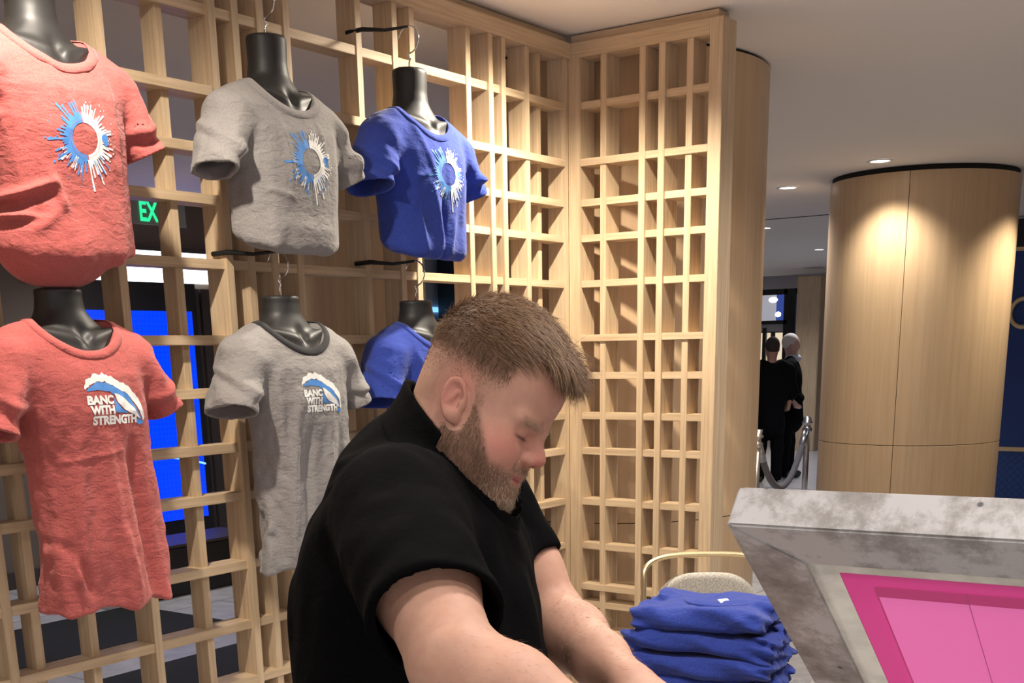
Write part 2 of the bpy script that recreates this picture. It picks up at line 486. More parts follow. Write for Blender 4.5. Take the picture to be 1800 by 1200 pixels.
# stanchions and rope
def stanchion(x, y, label):
    t = thing('stanchion', label, 'stanchion', (x, y, 0), 'rope barrier posts')
    V, F = lathe([(0.0, 0), (.17, 0), (.17, .008), (.15, .022), (.04, .035), (.03, .05), (0, .05)], 32, x, y); pts_mesh('base', V, F, m_steel, t)
    V, F = lathe([(.026, .03), (.026, .93)], 20, x, y); pts_mesh('pole', V, F, m_steel, t)
    V, F = lathe([(.026, .86), (.043, .875), (.043, .90), (.028, .915), (.028, .935), (.046, .945), (.046, .955), (.034, .965), (.038, 1.0), (.0, 1.003)], 24, x, y); pts_mesh('finial', V, F, m_steel, t)
stanchion(6.093, 1.445, 'steel rope post standing beside the wide column')
stanchion(4.345, 1.126, 'steel rope post half hidden behind the lattice column')
m_rope = mat('grey_velvet_rope', (0.17, 0.165, 0.18), 0.9)
t = thing('barrier_rope', 'drooping grey velvet rope hung between the two steel posts', 'rope', (5.2, 1.3, 0.3))
pp = []
for i in range(25):
    u = i / 24; pp.append((6.05 + (4.39 - 6.05) * u, 1.437 + (1.134 - 1.437) * u, .885 - 0.40 * (1 - (2 * u - 1) ** 2)))
V, F = tube(pp, 0.026, 12); pts_mesh('rope', V, F, m_rope, t)
for e, f_ in ((0, 2), (-1, -3)):
    V, F = tube([pp[e], pp[f_]], 0.03, 12); pts_mesh('end_cap', V, F, m_steel, t)

# ------------------------------------------------------------------ implicit surfaces (surface nets)
def smin(a, b, k):
    h = np.clip(0.5 + 0.5 * (b - a) / k, 0, 1)
    return b + (a - b) * h - k * h * (1 - h)
def smax(a, b, k): return -smin(-a, -b, k)
def ell(P, c, r, Rm=None):
    d = P - np.array(c)
    if Rm is not None: d = d @ Rm
    q = d / np.array(r)
    k0 = np.sqrt((q * q).sum(-1)); k1 = np.sqrt(((q / np.array(r)) ** 2).sum(-1))
    return k0 * (k0 - 1) / np.maximum(k1, 1e-9)
def cone(P, a, b, r1, r2):
    a, b = np.array(a, float), np.array(b, float)
    ab = b - a; t = np.clip(((P - a) @ ab) / (ab @ ab), 0, 1)
    return np.sqrt(((P - a - t[..., None] * ab) ** 2).sum(-1)) - (r1 + (r2 - r1) * t)
def chain(P, pts, k=0.01):
    """pts: (x,y,z,r) joints of a limb"""
    F = None
    for p, q in zip(pts[:-1], pts[1:]):
        d = cone(P, p[:3], q[:3], p[3], q[3]); F = d if F is None else smin(F, d, k)
    return F
def sstep(a, b, x):
    t = np.clip((x - a) / (b - a), 0, 1); return t * t * (3 - 2 * t)

def nets(fn, lo, hi, h, coarse=5, fine=None):
    """polygonise fn(P)=0 inside the box lo..hi with cell size h; only blocks near the surface are evaluated"""
    lo = np.array(lo, float); hi = np.array(hi, float)
    axs = []
    for a in range(3):          # grid lines, denser inside the fine range of each axis
        if fine is None: g = np.arange(lo[a], hi[a] + h, h)
        else:
            f0, f1 = fine[0][a], fine[1][a]; g = [lo[a]]
            while g[-1] < hi[a]:
                dd = max(f0 - g[-1], g[-1] - f1, 0); g.append(g[-1] + min(h, fine[2] + .12 * dd))
        k = -(-(len(g) - 1) // coarse) * coarse + 1
        g = list(g)
        while len(g) < k: g.append(g[-1] + h)
        axs.append(np.array(g))
    nb = np.array([(len(g) - 1) // coarse for g in axs])
    cc = np.stack(np.meshgrid(*[(g[:-1:coarse] + g[coarse::coarse]) / 2 for g in axs], indexing='ij'), -1)
    Fc = fn(cc.reshape(-1, 3)).reshape(nb)
    G = np.repeat(np.repeat(np.repeat(Fc, coarse, 0), coarse, 1), coarse, 2)
    G = np.pad(G, ((0, 1),) * 3, mode='edge').astype(np.float32)
    near = np.argwhere(np.abs(Fc) < h * coarse * 1.6)
    off = np.stack(np.meshgrid(*[np.arange(coarse + 1)] * 3, indexing='ij'), -1).reshape(-1, 3)
    for s in range(0, len(near), 3000):
        idx = (near[s:s + 3000, None, :] * coarse + off[None]).reshape(-1, 3)
        G[idx[:, 0], idx[:, 1], idx[:, 2]] = fn(np.stack([axs[a][idx[:, a]] for a in range(3)], 1))
    ins = G < 0
    a = np.zeros([k - 1 for k in G.shape], int)
    for d in np.ndindex(2, 2, 2):
        a += ins[d[0]:G.shape[0] - 1 + d[0], d[1]:G.shape[1] - 1 + d[1], d[2]:G.shape[2] - 1 + d[2]]
    cells = np.argwhere((a > 0) & (a < 8))
    vid = -np.ones(a.shape, int); vid[tuple(cells.T)] = np.arange(len(cells))
    acc = np.zeros((len(cells), 3)); cnt = np.zeros(len(cells))
    corners = [np.array(d) for d in np.ndindex(2, 2, 2)]
    for d in corners:
        for ax in range(3):
            if d[ax] == 0:
                e = d.copy(); e[ax] = 1
                g0 = G[tuple((cells + d).T)]; g1 = G[tuple((cells + e).T)]
                m = (g0 < 0) != (g1 < 0)
                t = g0 / np.where(m, g0 - g1, 1)
                p = cells + d + 0.0; p[:, ax] += t
                acc[m] += p[m]; cnt[m] += 1
    V = acc / cnt[:, None]
    V = np.stack([np.interp(V[:, a], np.arange(len(axs[a])), axs[a]) for a in range(3)], 1)
    F = []
    for ax in range(3):
        u, v = (ax + 1) % 3, (ax + 2) % 3
        sl0 = [slice(1, -1)] * 3; sl0[ax] = slice(0, -1)
        sl1 = list(sl0); sl1[ax] = slice(1, None)
        g0 = ins[tuple(sl0)]; g1 = ins[tuple(sl1)]
        w = np.argwhere(g0 != g1); off0 = np.array([1, 1, 1]); off0[ax] = 0
        flip = g0[tuple(w.T)]
        w = w + off0
        q = []
        for du, dv in ((1, 1), (0, 1), (0, 0), (1, 0)):
            k = w.copy(); k[:, u] -= du; k[:, v] -= dv; q.append(vid[tuple(k.T)])
        q = np.stack(q, 1); q[~flip] = q[~flip][:, ::-1]
        F.append(q)
    F = np.concatenate(F)
    F = F[(F >= 0).all(1)]
    return V, F

def np_mesh(name, V, F, m=None, parent=None, smooth=True):
    me = bpy.data.meshes.new(name)
    nv, nf, k = len(V), len(F), F.shape[1]
    me.vertices.add(nv); me.vertices.foreach_set('co', np.asarray(V, np.float32).ravel())
    me.loops.add(nf * k); me.loops.foreach_set('vertex_index', F.astype(np.int32).ravel())
    me.polygons.add(nf); me.polygons.foreach_set('loop_start', np.arange(0, nf * k, k, dtype=np.int32))
    me.update(calc_edges=True); me.validate()
    return link(name, me, m, parent, smooth)

def relax(V, F, it=1, lam=0.5):
    for _ in range(it):
        s = np.zeros_like(V); c = np.zeros(len(V))
        for a, b in ((0, 1), (1, 2), (2, 3), (3, 0)):
            np.add.at(s, F[:, a], V[F[:, b]]); np.add.at(s, F[:, b], V[F[:, a]])
            np.add.at(c, F[:, a], 1); np.add.at(c, F[:, b], 1)
        V = V + lam * (s / c[:, None] - V)
    return V

# cheap smooth 3-D value noise for folds
_rng = np.random.RandomState(7)
_G = _rng.rand(32, 32, 32)
def vnoise(P):
    i = np.floor(P).astype(int); f = P - i; f = f * f * (3 - 2 * f); i &= 31; j = (i + 1) & 31
    g = lambda a, b, c: _G[a, b, c]
    x0, y0, z0 = i.T; x1, y1, z1 = j.T; fx, fy, fz = f.T
    return ((g(x0, y0, z0) * (1 - fx) + g(x1, y0, z0) * fx) * (1 - fy) + (g(x0, y1, z0) * (1 - fx) + g(x1, y1, z0) * fx) * fy) * (1 - fz) + \
           ((g(x0, y0, z1) * (1 - fx) + g(x1, y0, z1) * fx) * (1 - fy) + (g(x0, y1, z1) * (1 - fx) + g(x1, y1, z1) * fx) * fy) * fz - .5

# ------------------------------------------------------------------ t-shirts on hanging forms
def fabric(name, col, col2, wr=0.5, seed=0.0, fine=420):
    m = mat(name, col, 0.92, spec=0.12)
    b = m.node_tree.nodes['Principled BSDF']
    b.inputs['Sheen Weight'].default_value = 0.15; b.inputs['Sheen Roughness'].default_value = 0.5
    tc = N(m, 'ShaderNodeTexCoord')
    mp = N(m, 'ShaderNodeMapping'); mp.inputs['Location'].default_value = (seed, seed, 0)
    L(m, tc.outputs['Object'], mp.inputs[0])
    n1 = N(m, 'ShaderNodeTexNoise'); n1.inputs['Scale'].default_value = fine; n1.inputs['Detail'].default_value = 3
    L(m, mp.outputs[0], n1.inputs[0])
    r = ramp(m, [(0.35, col2), (0.65, col)]); L(m, n1.outputs[0], r.inputs[0]); L(m, r.outputs[0], b.inputs['Base Color'])
    mp2 = N(m, 'ShaderNodeMapping'); mp2.inputs['Scale'].default_value = (16, 16, 30); mp2.inputs['Location'].default_value = (seed, 0, seed)
    mp2.inputs['Rotation'].default_value = (0, 0.25, 0)
    L(m, tc.outputs['Object'], mp2.inputs[0])
    n2 = N(m, 'ShaderNodeTexNoise'); n2.inputs['Scale'].default_value = 2.2; n2.inputs['Detail'].default_value = 5; n2.inputs['Distortion'].default_value = .6
    L(m, mp2.outputs[0], n2.inputs[0])
    b1 = N(m, 'ShaderNodeBump'); b1.inputs['Strength'].default_value = wr; b1.inputs['Distance'].default_value = 0.006
    L(m, n2.outputs[0], b1.inputs['Height'])
    b2 = N(m, 'ShaderNodeBump'); b2.inputs['Strength'].default_value = 0.25; b2.inputs['Distance'].default_value = 0.0006
    L(m, n1.outputs[0], b2.inputs['Height']); L(m, b1.outputs[0], b2.inputs['Normal'])
    L(m, b2.outputs[0], b.inputs['Normal'])
    return m
m_red = fabric('coral_red_jersey', (0.49, 0.122, 0.112), (0.37, 0.085, 0.078), .6)
m_grey = fabric('heather_grey_jersey', (0.32, 0.30, 0.292), (0.20, 0.187, 0.18), .7, 3.1, 700)
m_bluej = fabric('royal_blue_jersey', (0.042, 0.075, 0.37), (0.028, 0.048, 0.28), .5, 5.7)
m_charcoal = fabric('charcoal_rib', (0.035, 0.033, 0.036), (0.02, 0.02, 0.022), .2)
m_inkw = mat('white_ink', (0.80, 0.80, 0.78), 0.7)
m_inkb = mat('blue_ink', (0.07, 0.24, 0.62), 0.7)
m_form = mat('black_form_plastic', (0.019, 0.018, 0.018), 0.5, spec=0.45)
m_chrome = mat('chrome_hook', (0.75, 0.75, 0.76), 0.15, 1.0)
m_tie = mat('black_tie_band', (0.01, 0.01, 0.01), 0.7)
Y0 = -0.165

def torso(P, zs, zb, upper, g=0.0):
    """garment body; local x across, y front = negative; zs shoulder height, zb bottom; g grows it"""
    y, z = P[:, 1], P[:, 2]
    u = zs - z
    x = P[:, 0] - (.014 if upper else .030) * sstep(.06, .4, u)
    w = np.interp(u, [-.02, .03, .08, .16, .30, .42, .70], [.190, .196, .190, .176, .168, .166, .180] if upper else [.190, .196, .188, .168, .158, .160, .176]) + g
    df = np.interp(u, [0, .05, .12, .20, .32, .45, .70], [.060, .085, .112, .120, .108, .108, .105]) + g
    db = np.interp(u, [0, .05, .12, .3, .7], [.06, .075, .082, .075, .068]) + g
    d = np.where(y < Y0, df, db)
    n = 2.5
    k = (np.abs(x / w) ** n + np.abs((y - Y0) / d) ** n) ** (1 / n)
    F = (k - 1) * np.minimum(w, d) * .9
    # sloping shoulders
    ax = np.abs(x)
    top = zs + .018 - .20 * np.maximum(ax - .05, 0) - 1.0 * np.maximum(ax - .17, 0) ** 1.5 - .9 * np.maximum(np.abs(y - Y0) - .03, 0) ** 1.1
    F = smax(F, (z - top - g) * .9, .035)
    if upper:      # shirt gathered up and tucked behind
        F = smax(F, (zb - g - z) + .25 * np.maximum(y - Y0 + .08, 0), .035)
        if upper > 1: F = smin(F, ell(P, (-.02, Y0 + .0, zb + .02), (.125 + g, .085 + g, .075 + g)), .06)
    else:
        F = smax(F, zb - z, .004)
    return F

def folds(P, segs):
    """ridges (+) and valleys (-) along segments in the x-z plane of the front"""
    F = np.zeros(len(P))
    for x0, z0, x1, z1, w, a in segs:
        q = P[:, [0, 2]] - np.array((x0, z0)); ab = np.array((x1 - x0, z1 - z0))
        t = np.clip((q @ ab) / (ab @ ab), 0, 1)
        d = np.sqrt(((q - t[:, None] * ab) ** 2).sum(1))
        F -= a * np.exp(-(d / w) ** 2) * np.clip(4 * t * (1 - t) + .15, 0, 1) ** .5
    return F * sstep(Y0 + .03, Y0 - .03, P[:, 1])

def make_tee(x0, zs, zb, upper, mt, mcol, label, flabel, segs, slv, seed, group, neck_top):
    root = thing('t_shirt', label, 't-shirt', (x0, Y0, zs), group)
    HC = np.array((0, Y0 - .045, zs + .028)); HR = np.array((.106, .100, .104))
    def base(P, g=0.0):
        F = torso(P, zs, zb, upper, g)
        u = zs - P[:, 2]
        q = P * np.array((26, 26, 7)) + seed
        amp = sstep(.25, .6, u) * (.006 if not upper else .004) + .0025
        F = F + vnoise(q) * amp * 2 + vnoise(P * np.array((60, 60, 38)) + seed) * (.0035 if not upper else .0018) * sstep(.0, .2, u)
        if not upper:
            F = F + .0038 * np.sin(P[:, 0] * 46 + seed + 2 * np.sin(P[:, 2] * 3)) * sstep(.30, .66, u)
        return F + folds(P, segs)
    arms = []
    for sgn, (ex, ey, ez, r0, r1, fl) in zip((-1, 1), slv):
        p0 = np.array((sgn * .165, Y0, zs - .078)); p1 = np.array((sgn * ex, Y0 + ey, zs - ez))
        ln = np.linalg.norm(p1 - p0); ax = (p1 - p0) / ln
        sd = np.cross(ax, (0, 1, 0)); sd /= np.linalg.norm(sd)
        arms.append((p0, ax, ln, sd, np.cross(sd, ax), r0, r1, fl))
    def tube_f(P, A_, g=0.0):
        p0, ax, ln, sd, fr, r0, r1, fl = A_
        d = P - p0; t = d @ ax; tt = np.clip(t / ln, -.3, 1)
        rb = r0 + (r1 - r0) * tt + g; ra = r0 * .74 + (r1 * fl - r0 * .74) * sstep(0, 1, tt) + g
        k = np.sqrt(((d @ sd) / ra) ** 2 + ((d @ fr) / rb) ** 2)
        f = (k - 1) * np.minimum(ra, rb) + vnoise(P * 22 + seed + 5) * .014 + vnoise(P * np.array((50, 50, 34)) + seed) * .004
        s2 = d @ fr
        f = f - .0045 * np.exp(-((t - ln * .45 + .45 * s2) / .011) ** 2) + .0045 * np.exp(-((t - ln * .58 + .6 * s2) / .013) ** 2)
        return f, t, ln
    def fn(P):
        Fb = base(P); F = Fb
        for A_ in arms:
            f, t, ln = tube_f(P, A_)
            s1 = (P - A_[0]) @ A_[3]; s2 = (P - A_[0]) @ A_[4]
            f = smax(f, -t - .03, .05)
            f = smax(f, t - ln, .003)
            f = f - .0012 * np.exp(-((t - ln + .018) / .0035) ** 2)
            F = smin(F, f, .022)
        for A_ in arms:
            f, t, ln = tube_f(P, A_, -.0095)
            inner = smax(smax(f, -(t - ln * .45), .01), -Fb + .004, .004)
            F = smax(F, -inner, .002)
        return smax(F, -ell(P, HC, HR), .004)
    lo = (-.345, Y0 - .17, zb - (.07 if upper else .01)); hi = (.345, Y0 + .13, zs + .05)
    V, F = nets(fn, lo, hi, .0042)
    V = relax(V, F, 1, .4)
    np_mesh('body', V + (x0, 0, 0), F, mt, root)
    # collar ribbing along the neck opening
    nA = 72
    rows = []
    for grow, out in ((-.001, .0), (.0, .0022), (.010, .0026), (.0195, .0024), (.0205, -.001)):
        pr = []
        a = np.arange(nA) * 2 * np.pi / nA
        dirs = np.stack([np.sin(a), -np.cos(a)], 1)
        lo_ = np.full(nA, -1.5); hi_ = np.full(nA, 1.45)
        r = HR + grow
        def pt(ps): return HC + np.stack([dirs[:, 0] * np.cos(ps) * r[0], dirs[:, 1] * np.cos(ps) * r[1], np.sin(ps) * r[2]], 1)
        for _ in range(22):
            mid = (lo_ + hi_) / 2; v = base(pt(mid)); ins = v < 0
            lo_ = np.where(ins, mid, lo_); hi_ = np.where(ins, hi_, mid)
        q = pt((lo_ + hi_) / 2)
        e = 1e-3; gr = np.stack([base(q + np.eye(3)[i] * e) - base(q - np.eye(3)[i] * e) for i in range(3)], 1)
        gr /= np.linalg.norm(gr, axis=1)[:, None] + 1e-9
        q = q + gr * out
        q = (np.roll(q, 1, 0) + 2 * q + np.roll(q, -1, 0)) / 4
        rows.append(q)
    V = np.concatenate(rows) + (x0, 0, 0)
    F = np.array([(i * nA + j, (i + 1) * nA + j, (i + 1) * nA + (j + 1) % nA, i * nA + (j + 1) % nA) for i in range(len(rows) - 1) for j in range(nA)])
    np_mesh('collar', V, F[:, ::-1], mcol or mt, root)
    # the form under it
    fr_ = thing('torso_form', flabel, 'mannequin', (x0, Y0, zs), 'black hanging torso forms')
    nt_ = neck_top
    def form(P):
        F = torso(P, zs - .006, zb + (.03 if upper else .30), 1, -.012 - .024 * sstep(.10, .2, zs - P[:, 2]))
        c0 = np.array((0, Y0 + .012, 0))
        d = P - c0; z = P[:, 2]
        rr = np.interp(z, [zs - .06, zs - .01, zs + .03, zs + .06, nt_], [.092, .070, .058, .054, .056])
        k = np.sqrt((d[:, 0] / rr) ** 2 + (d[:, 1] / (rr * .92)) ** 2)
        nk = smax((k - 1) * rr * .9, z - nt_, .008)
        nk = smax(nk, zs - .12 - z, .01)
        F = smin(F, nk, .035)
        # collar bones and throat notch
        for s in (-1, 1):
            F = smin(F, cone(P, (s * .016, Y0 - .070, zs - .040), (s * .095, Y0 - .045, zs - .018), .0085, .007), .02)
        F = F + .010 * np.exp(-(((P[:, 0]) / .016) ** 2 + ((P[:, 2] - zs + .03) / .022) ** 2)) * (P[:, 1] < Y0)
        return F
    V, F = nets(form, (-.2, Y0 - .15, zb), (.2, Y0 + .12, nt_ + .02), .005)
    V = relax(V, F, 2, .5)
    np_mesh('torso', V + (x0, 0, 0), F, m_form, fr_)
    # chrome swivel hook
    z = nt_
    hp = [(x0, Y0 + .012, z - .01), (x0, Y0 + .012, z + .03)]
    for i in range(13):
        a = -math.pi / 2 + i / 12 * 1.35 * math.pi
        hp.append((x0 - .004, Y0 + .016 + .034 - .034 * math.cos(a + math.pi / 2) , z + .068 + .036 * math.sin(a)))
    hp = [(x0, Y0 + .012, z - .01), (x0, Y0 + .012, z + .02), (x0 + .004, Y0 + .008, z + .03), (x0 - .003, Y0 + .012, z + .04)]
    for i in range(15):
        a = -.5 * math.pi + i / 14 * 1.45 * math.pi
        hp.append((x0, Y0 + .012 - .040 * math.cos(a) * 1.0 + 0.0, z + .082 + .038 * math.sin(a)))
    V, F = tube(hp, .0022, 8); hk_ = pts_mesh('hook', V, F, m_chrome, fr_)
    # black band that ties the hook back to the lattice
    V, F = tube([(x0 + .0, Y0 + .012, z + .118), (x0 - .03, -.09, z + .112), (x0 - .055, -.02, z + .120), (x0 - .06, .04, z + .118)], [.004, .005, .007, .007], 8)
    V = [(v[0], v[1], z + .117 + (v[2] - z - .117) * 1.0) for v in V]
    pts_mesh('tie_band', V, F, m_tie, hk_)
    return root, base

def drape(base, x0, P2, off):
    """lay flat artwork (local x, z) on the front of a garment"""
    P2 = np.asarray(P2, float)
    ylo = np.full(len(P2), Y0 - .2); yhi = np.full(len(P2), Y0 - .0)
    for _ in range(24):
        m_ = (ylo + yhi) / 2
        v = base(np.stack([P2[:, 0], m_, P2[:, 1]], 1)); o = v > 0
        ylo = np.where(o, m_, ylo); yhi = np.where(o, yhi, m_)
    return np.stack([P2[:, 0] + x0, ylo - off, P2[:, 1]], 1)

def art(name, base, x0, VF, m, parent, off):
    V, F = VF
    bm = bmesh.new()
    vs = [bm.verts.new((v[0], 0, v[1])) for v in V]
    for f_ in F:
        try: bm.faces.new([vs[i] for i in f_])
        except ValueError: pass
    bmesh.ops.triangulate(bm, faces=bm.faces[:])
    for _ in range(3):
        es = [e for e in bm.edges if e.calc_length() > .009]
        if not es: break
        bmesh.ops.subdivide_edges(bm, edges=es, cuts=1)
        bmesh.ops.triangulate(bm, faces=[f for f in bm.faces if len(f.verts) > 3])
    bm.verts.ensure_lookup_table()
    q = drape(base, x0, [(v.co.x, v.co.z) for v in bm.verts], off)
    for v, c in zip(bm.verts, q): v.co = c
    return bm_obj(name, bm, m, parent)

def blob(cx, cz, pts):
    return [(cx + x, cz + z) for x, z in pts], [tuple(range(len(pts)))]
def drip(cx, cz, a, r0, r1, w0, w1):
    """tapered splash from radius r0 to r1 with a rounded head"""
    ca, sa = math.cos(a), math.sin(a)
    P = []
    for r, w in ((r0, w0), (r0 + (r1 - r0) * .5, w0 * .45), (r1 - w1, w1)): P.append((r, w))
    hd = [(r1 - w1 + w1 * math.sin(t) * 1.3, w1 * math.cos(t)) for t in [math.pi * k / 6 for k in range(1, 6)]]
    pts = [(r, -w) for r, w in P] + [(r, -w) for r, w in hd] + [(r, w) for r, w in P[::-1]]
    # draw as strips to stay convex
    V, F = [], []
    L1 = [(r, w) for r, w in P] + [(r, max(w, 0)) for r, w in hd[:3]]
    for r, w in L1:
        V += [(cx + r * ca - w * sa, cz + (r * sa + w * ca)), (cx + r * ca + w * sa, cz + (r * sa - w * ca))]
    for i in range(len(L1) - 1): F.append((2 * i, 2 * i + 1, 2 * i + 3, 2 * i + 2))
    return V, F
def dot(cx, cz, r, n=9): return [(cx + r * math.cos(2 * math.pi * i / n), cz + r * math.sin(2 * math.pi * i / n)) for i in range(n)], [tuple(range(n))]
def arc_band(cx, cz, a0, a1, ri, ro, n=40):
    V, F = [], []
    for i in range(n + 1):
        a = a0 + (a1 - a0) * i / n
        for r in (ri(a) if callable(ri) else ri, ro(a) if callable(ro) else ro): V.append((cx + r * math.cos(a), cz + r * math.sin(a)))
    for i in range(n): F.append((2 * i, 2 * i + 1, 2 * i + 3, 2 * i + 2))
    return V, F

def splash_print(root, base, x0, cz, mshirt, s=1.0):
    rnd = random.Random(11)
    cx = 0.012
    ri = .038 * s
    # blue left half, white right half of a splashed ring (a little tilted)
    tl = R(8)
    e1 = lambda a: (.058 + .005 * math.sin(a * 9) + .003 * math.sin(a * 23)) * s
    B_ = [arc_band(cx, cz, R(90) + tl, R(270) + tl, ri, e1, 60)]
    Wp = [arc_band(cx, cz, R(-90) + tl + .06, R(90) + tl - .06, lambda a: ri, e1, 60)]
    for k in range(26):
        a = R(95) + tl + R(170) * (k + rnd.random() * .7) / 26
        B_.append(drip(cx, cz, a, .05 * s, (.066 + .042 * rnd.random() ** 2 + (.012 if a < R(125) or a > R(240) else 0)) * s, .0042 * s, (.0012 + .0022 * rnd.random()) * s))
    for k in range(30):
        a = R(-88) + tl + R(172) * (k + rnd.random() * .7) / 30
        ln = .068 + .022 * rnd.random()
        if a < R(-45): ln = .085 + .042 * rnd.random()
        Wp.append(drip(cx, cz, a, .05 * s, ln * s, .0040 * s, (.0014 + .0020 * rnd.random()) * s))
    for k in range(34):
        a = R(90) + R(190) * rnd.random(); r = (.07 + .05 * rnd.random()) * s
        B_.append(dot(cx + r * math.cos(a), cz + r * math.sin(a), (.0009 + .0022 * rnd.random() ** 2) * s))
    for k in range(26):
        a = R(-100) + R(185) * rnd.random(); r = (.07 + .035 * rnd.random()) * s
        Wp.append(dot(cx + r * math.cos(a), cz + r * math.sin(a), (.0009 + .0018 * rnd.random() ** 2) * s))
    W2 = []
    for k in range(12):
        a = R(185) + R(75) * rnd.random(); W2.append(drip(cx, cz, a, (.050 + .03 * rnd.random()) * s, (.075 + .02 * rnd.random()) * s, .001 * s, .0016 * s))
    B2 = [dot(cx + .062 * s, cz + .008 * s, .010 * s, 14), dot(cx + .066 * s, cz - .004 * s, .007 * s)]
    for a in (R(-40), R(-52), R(-63)): B2.append(drip(cx, cz, a, .055 * s, .098 * s, .0015 * s, .002 * s))
    root = art('splash_print', base, x0, merge(*B_), m_inkb, root, .0010)
    art('white_splash', base, x0, merge(*Wp), m_inkw, root, .0012)
    art('white_splash', base, x0, merge(*W2), m_inkw, root, .0018)
    for b2 in B2: art('blue_drop', base, x0, b2, m_inkb, root, .0019)
    # thin ring line
    art('ring_line', base, x0, merge(arc_band(cx, cz, R(-82), R(82), .0445 * s, .0453 * s, 40), arc_band(cx, cz, R(100), R(262), .0445 * s, .0452 * s, 40)), mshirt, root, .0022)

def wave_print(root, base, x0, cx, cz, mshirt, s=1.0):
    """three lines of lettering under a breaking wave; cx,cz = lower-left of the lettering"""
    def pl(pts): return [(cx + x * s, cz + z * s) for x, z in pts]
    rnd = random.Random(5)
    # outline measured in units of the lettering width (0.105 m)
    u = .112
    def strip(top, bot, m, nm, off, jag=0.0):
        V, F = [], []
        n = 40
        for i in range(n + 1):
            t = i / n
            a = np.array([np.interp(t, [k[0] for k in top], [k[1] for k in top]), np.interp(t, [k[0] for k in top], [k[2] for k in top])])
            b = np.array([np.interp(t, [k[0] for k in bot], [k[1] for k in bot]), np.interp(t, [k[0] for k in bot], [k[2] for k in bot])])
            for q_ in (a, b): q_[1] = q_[1] if q_[1] < .5 else .5 + (q_[1] - .5) * .74
            j = np.array([0, jag * (rnd.random() - .3)])
            V += [tuple(np.array((cx, cz)) + (a + j) * u * s), tuple(np.array((cx, cz)) + (b + j * (.8 if jag else 0) * rnd.random()) * u * s)]
        for i in range(n): F.append((2 * i, 2 * i + 1, 2 * i + 3, 2 * i + 2))
        return art(nm, base, x0, (V, F), m, root, off)
    # white foam crest: from left foot over the top down to the right tail
    top = [(0, -.08, .66), (.12, -.02, .84), (.25, .14, .97), (.38, .34, .99), (.55, .60, .86), (.7, .86, .68), (.85, 1.10, .42), (1, 1.20, .06)]
    bot = [(0, -.06, .62), (.12, .06, .74), (.25, .20, .82), (.38, .36, .80), (.55, .62, .64), (.7, .84, .50), (.85, 1.04, .28), (1, 1.16, .00)]
    root = strip(top, bot, m_inkw, 'wave_print', .0012, .045)
    # blue wall of water under the crest
    strip([(0, -.04, .62), (.2, .18, .80), (.4, .38, .78), (.6, .64, .62), (.8, .86, .48), (1, 1.12, .06)],
          [(0, .00, .60), (.2, .18, .62), (.4, .42, .58), (.6, .60, .42), (.8, .84, .30), (1, 1.08, .04)], m_inkb, 'blue_wave', .0010, .02)
    strip([(0, .50, .46), (.3, .56, .36), (.6, .66, .24), (1, .80, .18)], [(0, .50, .20), (.3, .56, .19), (.6, .66, .18), (1, .78, .165)], m_inkb, 'blue_wave', .0010, .0)
    # white inner sweep
    strip([(0, .53, .54), (.2, .62, .50), (.5, .78, .40), (.8, .96, .24), (1, 1.08, .08)], [(0, .52, .52), (.2, .58, .36), (.5, .70, .24), (.8, .90, .15), (1, 1.08, .06)], m_inkw, 'inner_sweep', .0015)
    strip([(0, 1.00, .06), (.5, 1.08, .03), (1, 1.18, -.01)], [(0, 1.00, -.02), (.5, 1.06, -.06), (1, 1.14, -.03)], m_inkb, 'blue_wave', .0010, .02)
    y = 0.0
    for txt, w_, z_ in (('STRENGTH', .98, 0.0), ('WITH', .50, .175), ('BANC', .54, .35)):
        V, F = text_mesh(txt, 1.0, .052)
        mx = max(v.x for v in V); mn = min(v.x for v in V); mz = max(v.y for v in V)
        x_ = {'STRENGTH': .01, 'WITH': -.02, 'BANC': -.05}[txt]
        V = [(cx + (x_ + (v.x - mn) / (mx - mn) * w_) * u * s, cz + (z_ + v.y / mz * .150) * u * s) for v in V]
        art('lettering', base, x0, (V, F), m_inkw, root, .0018)

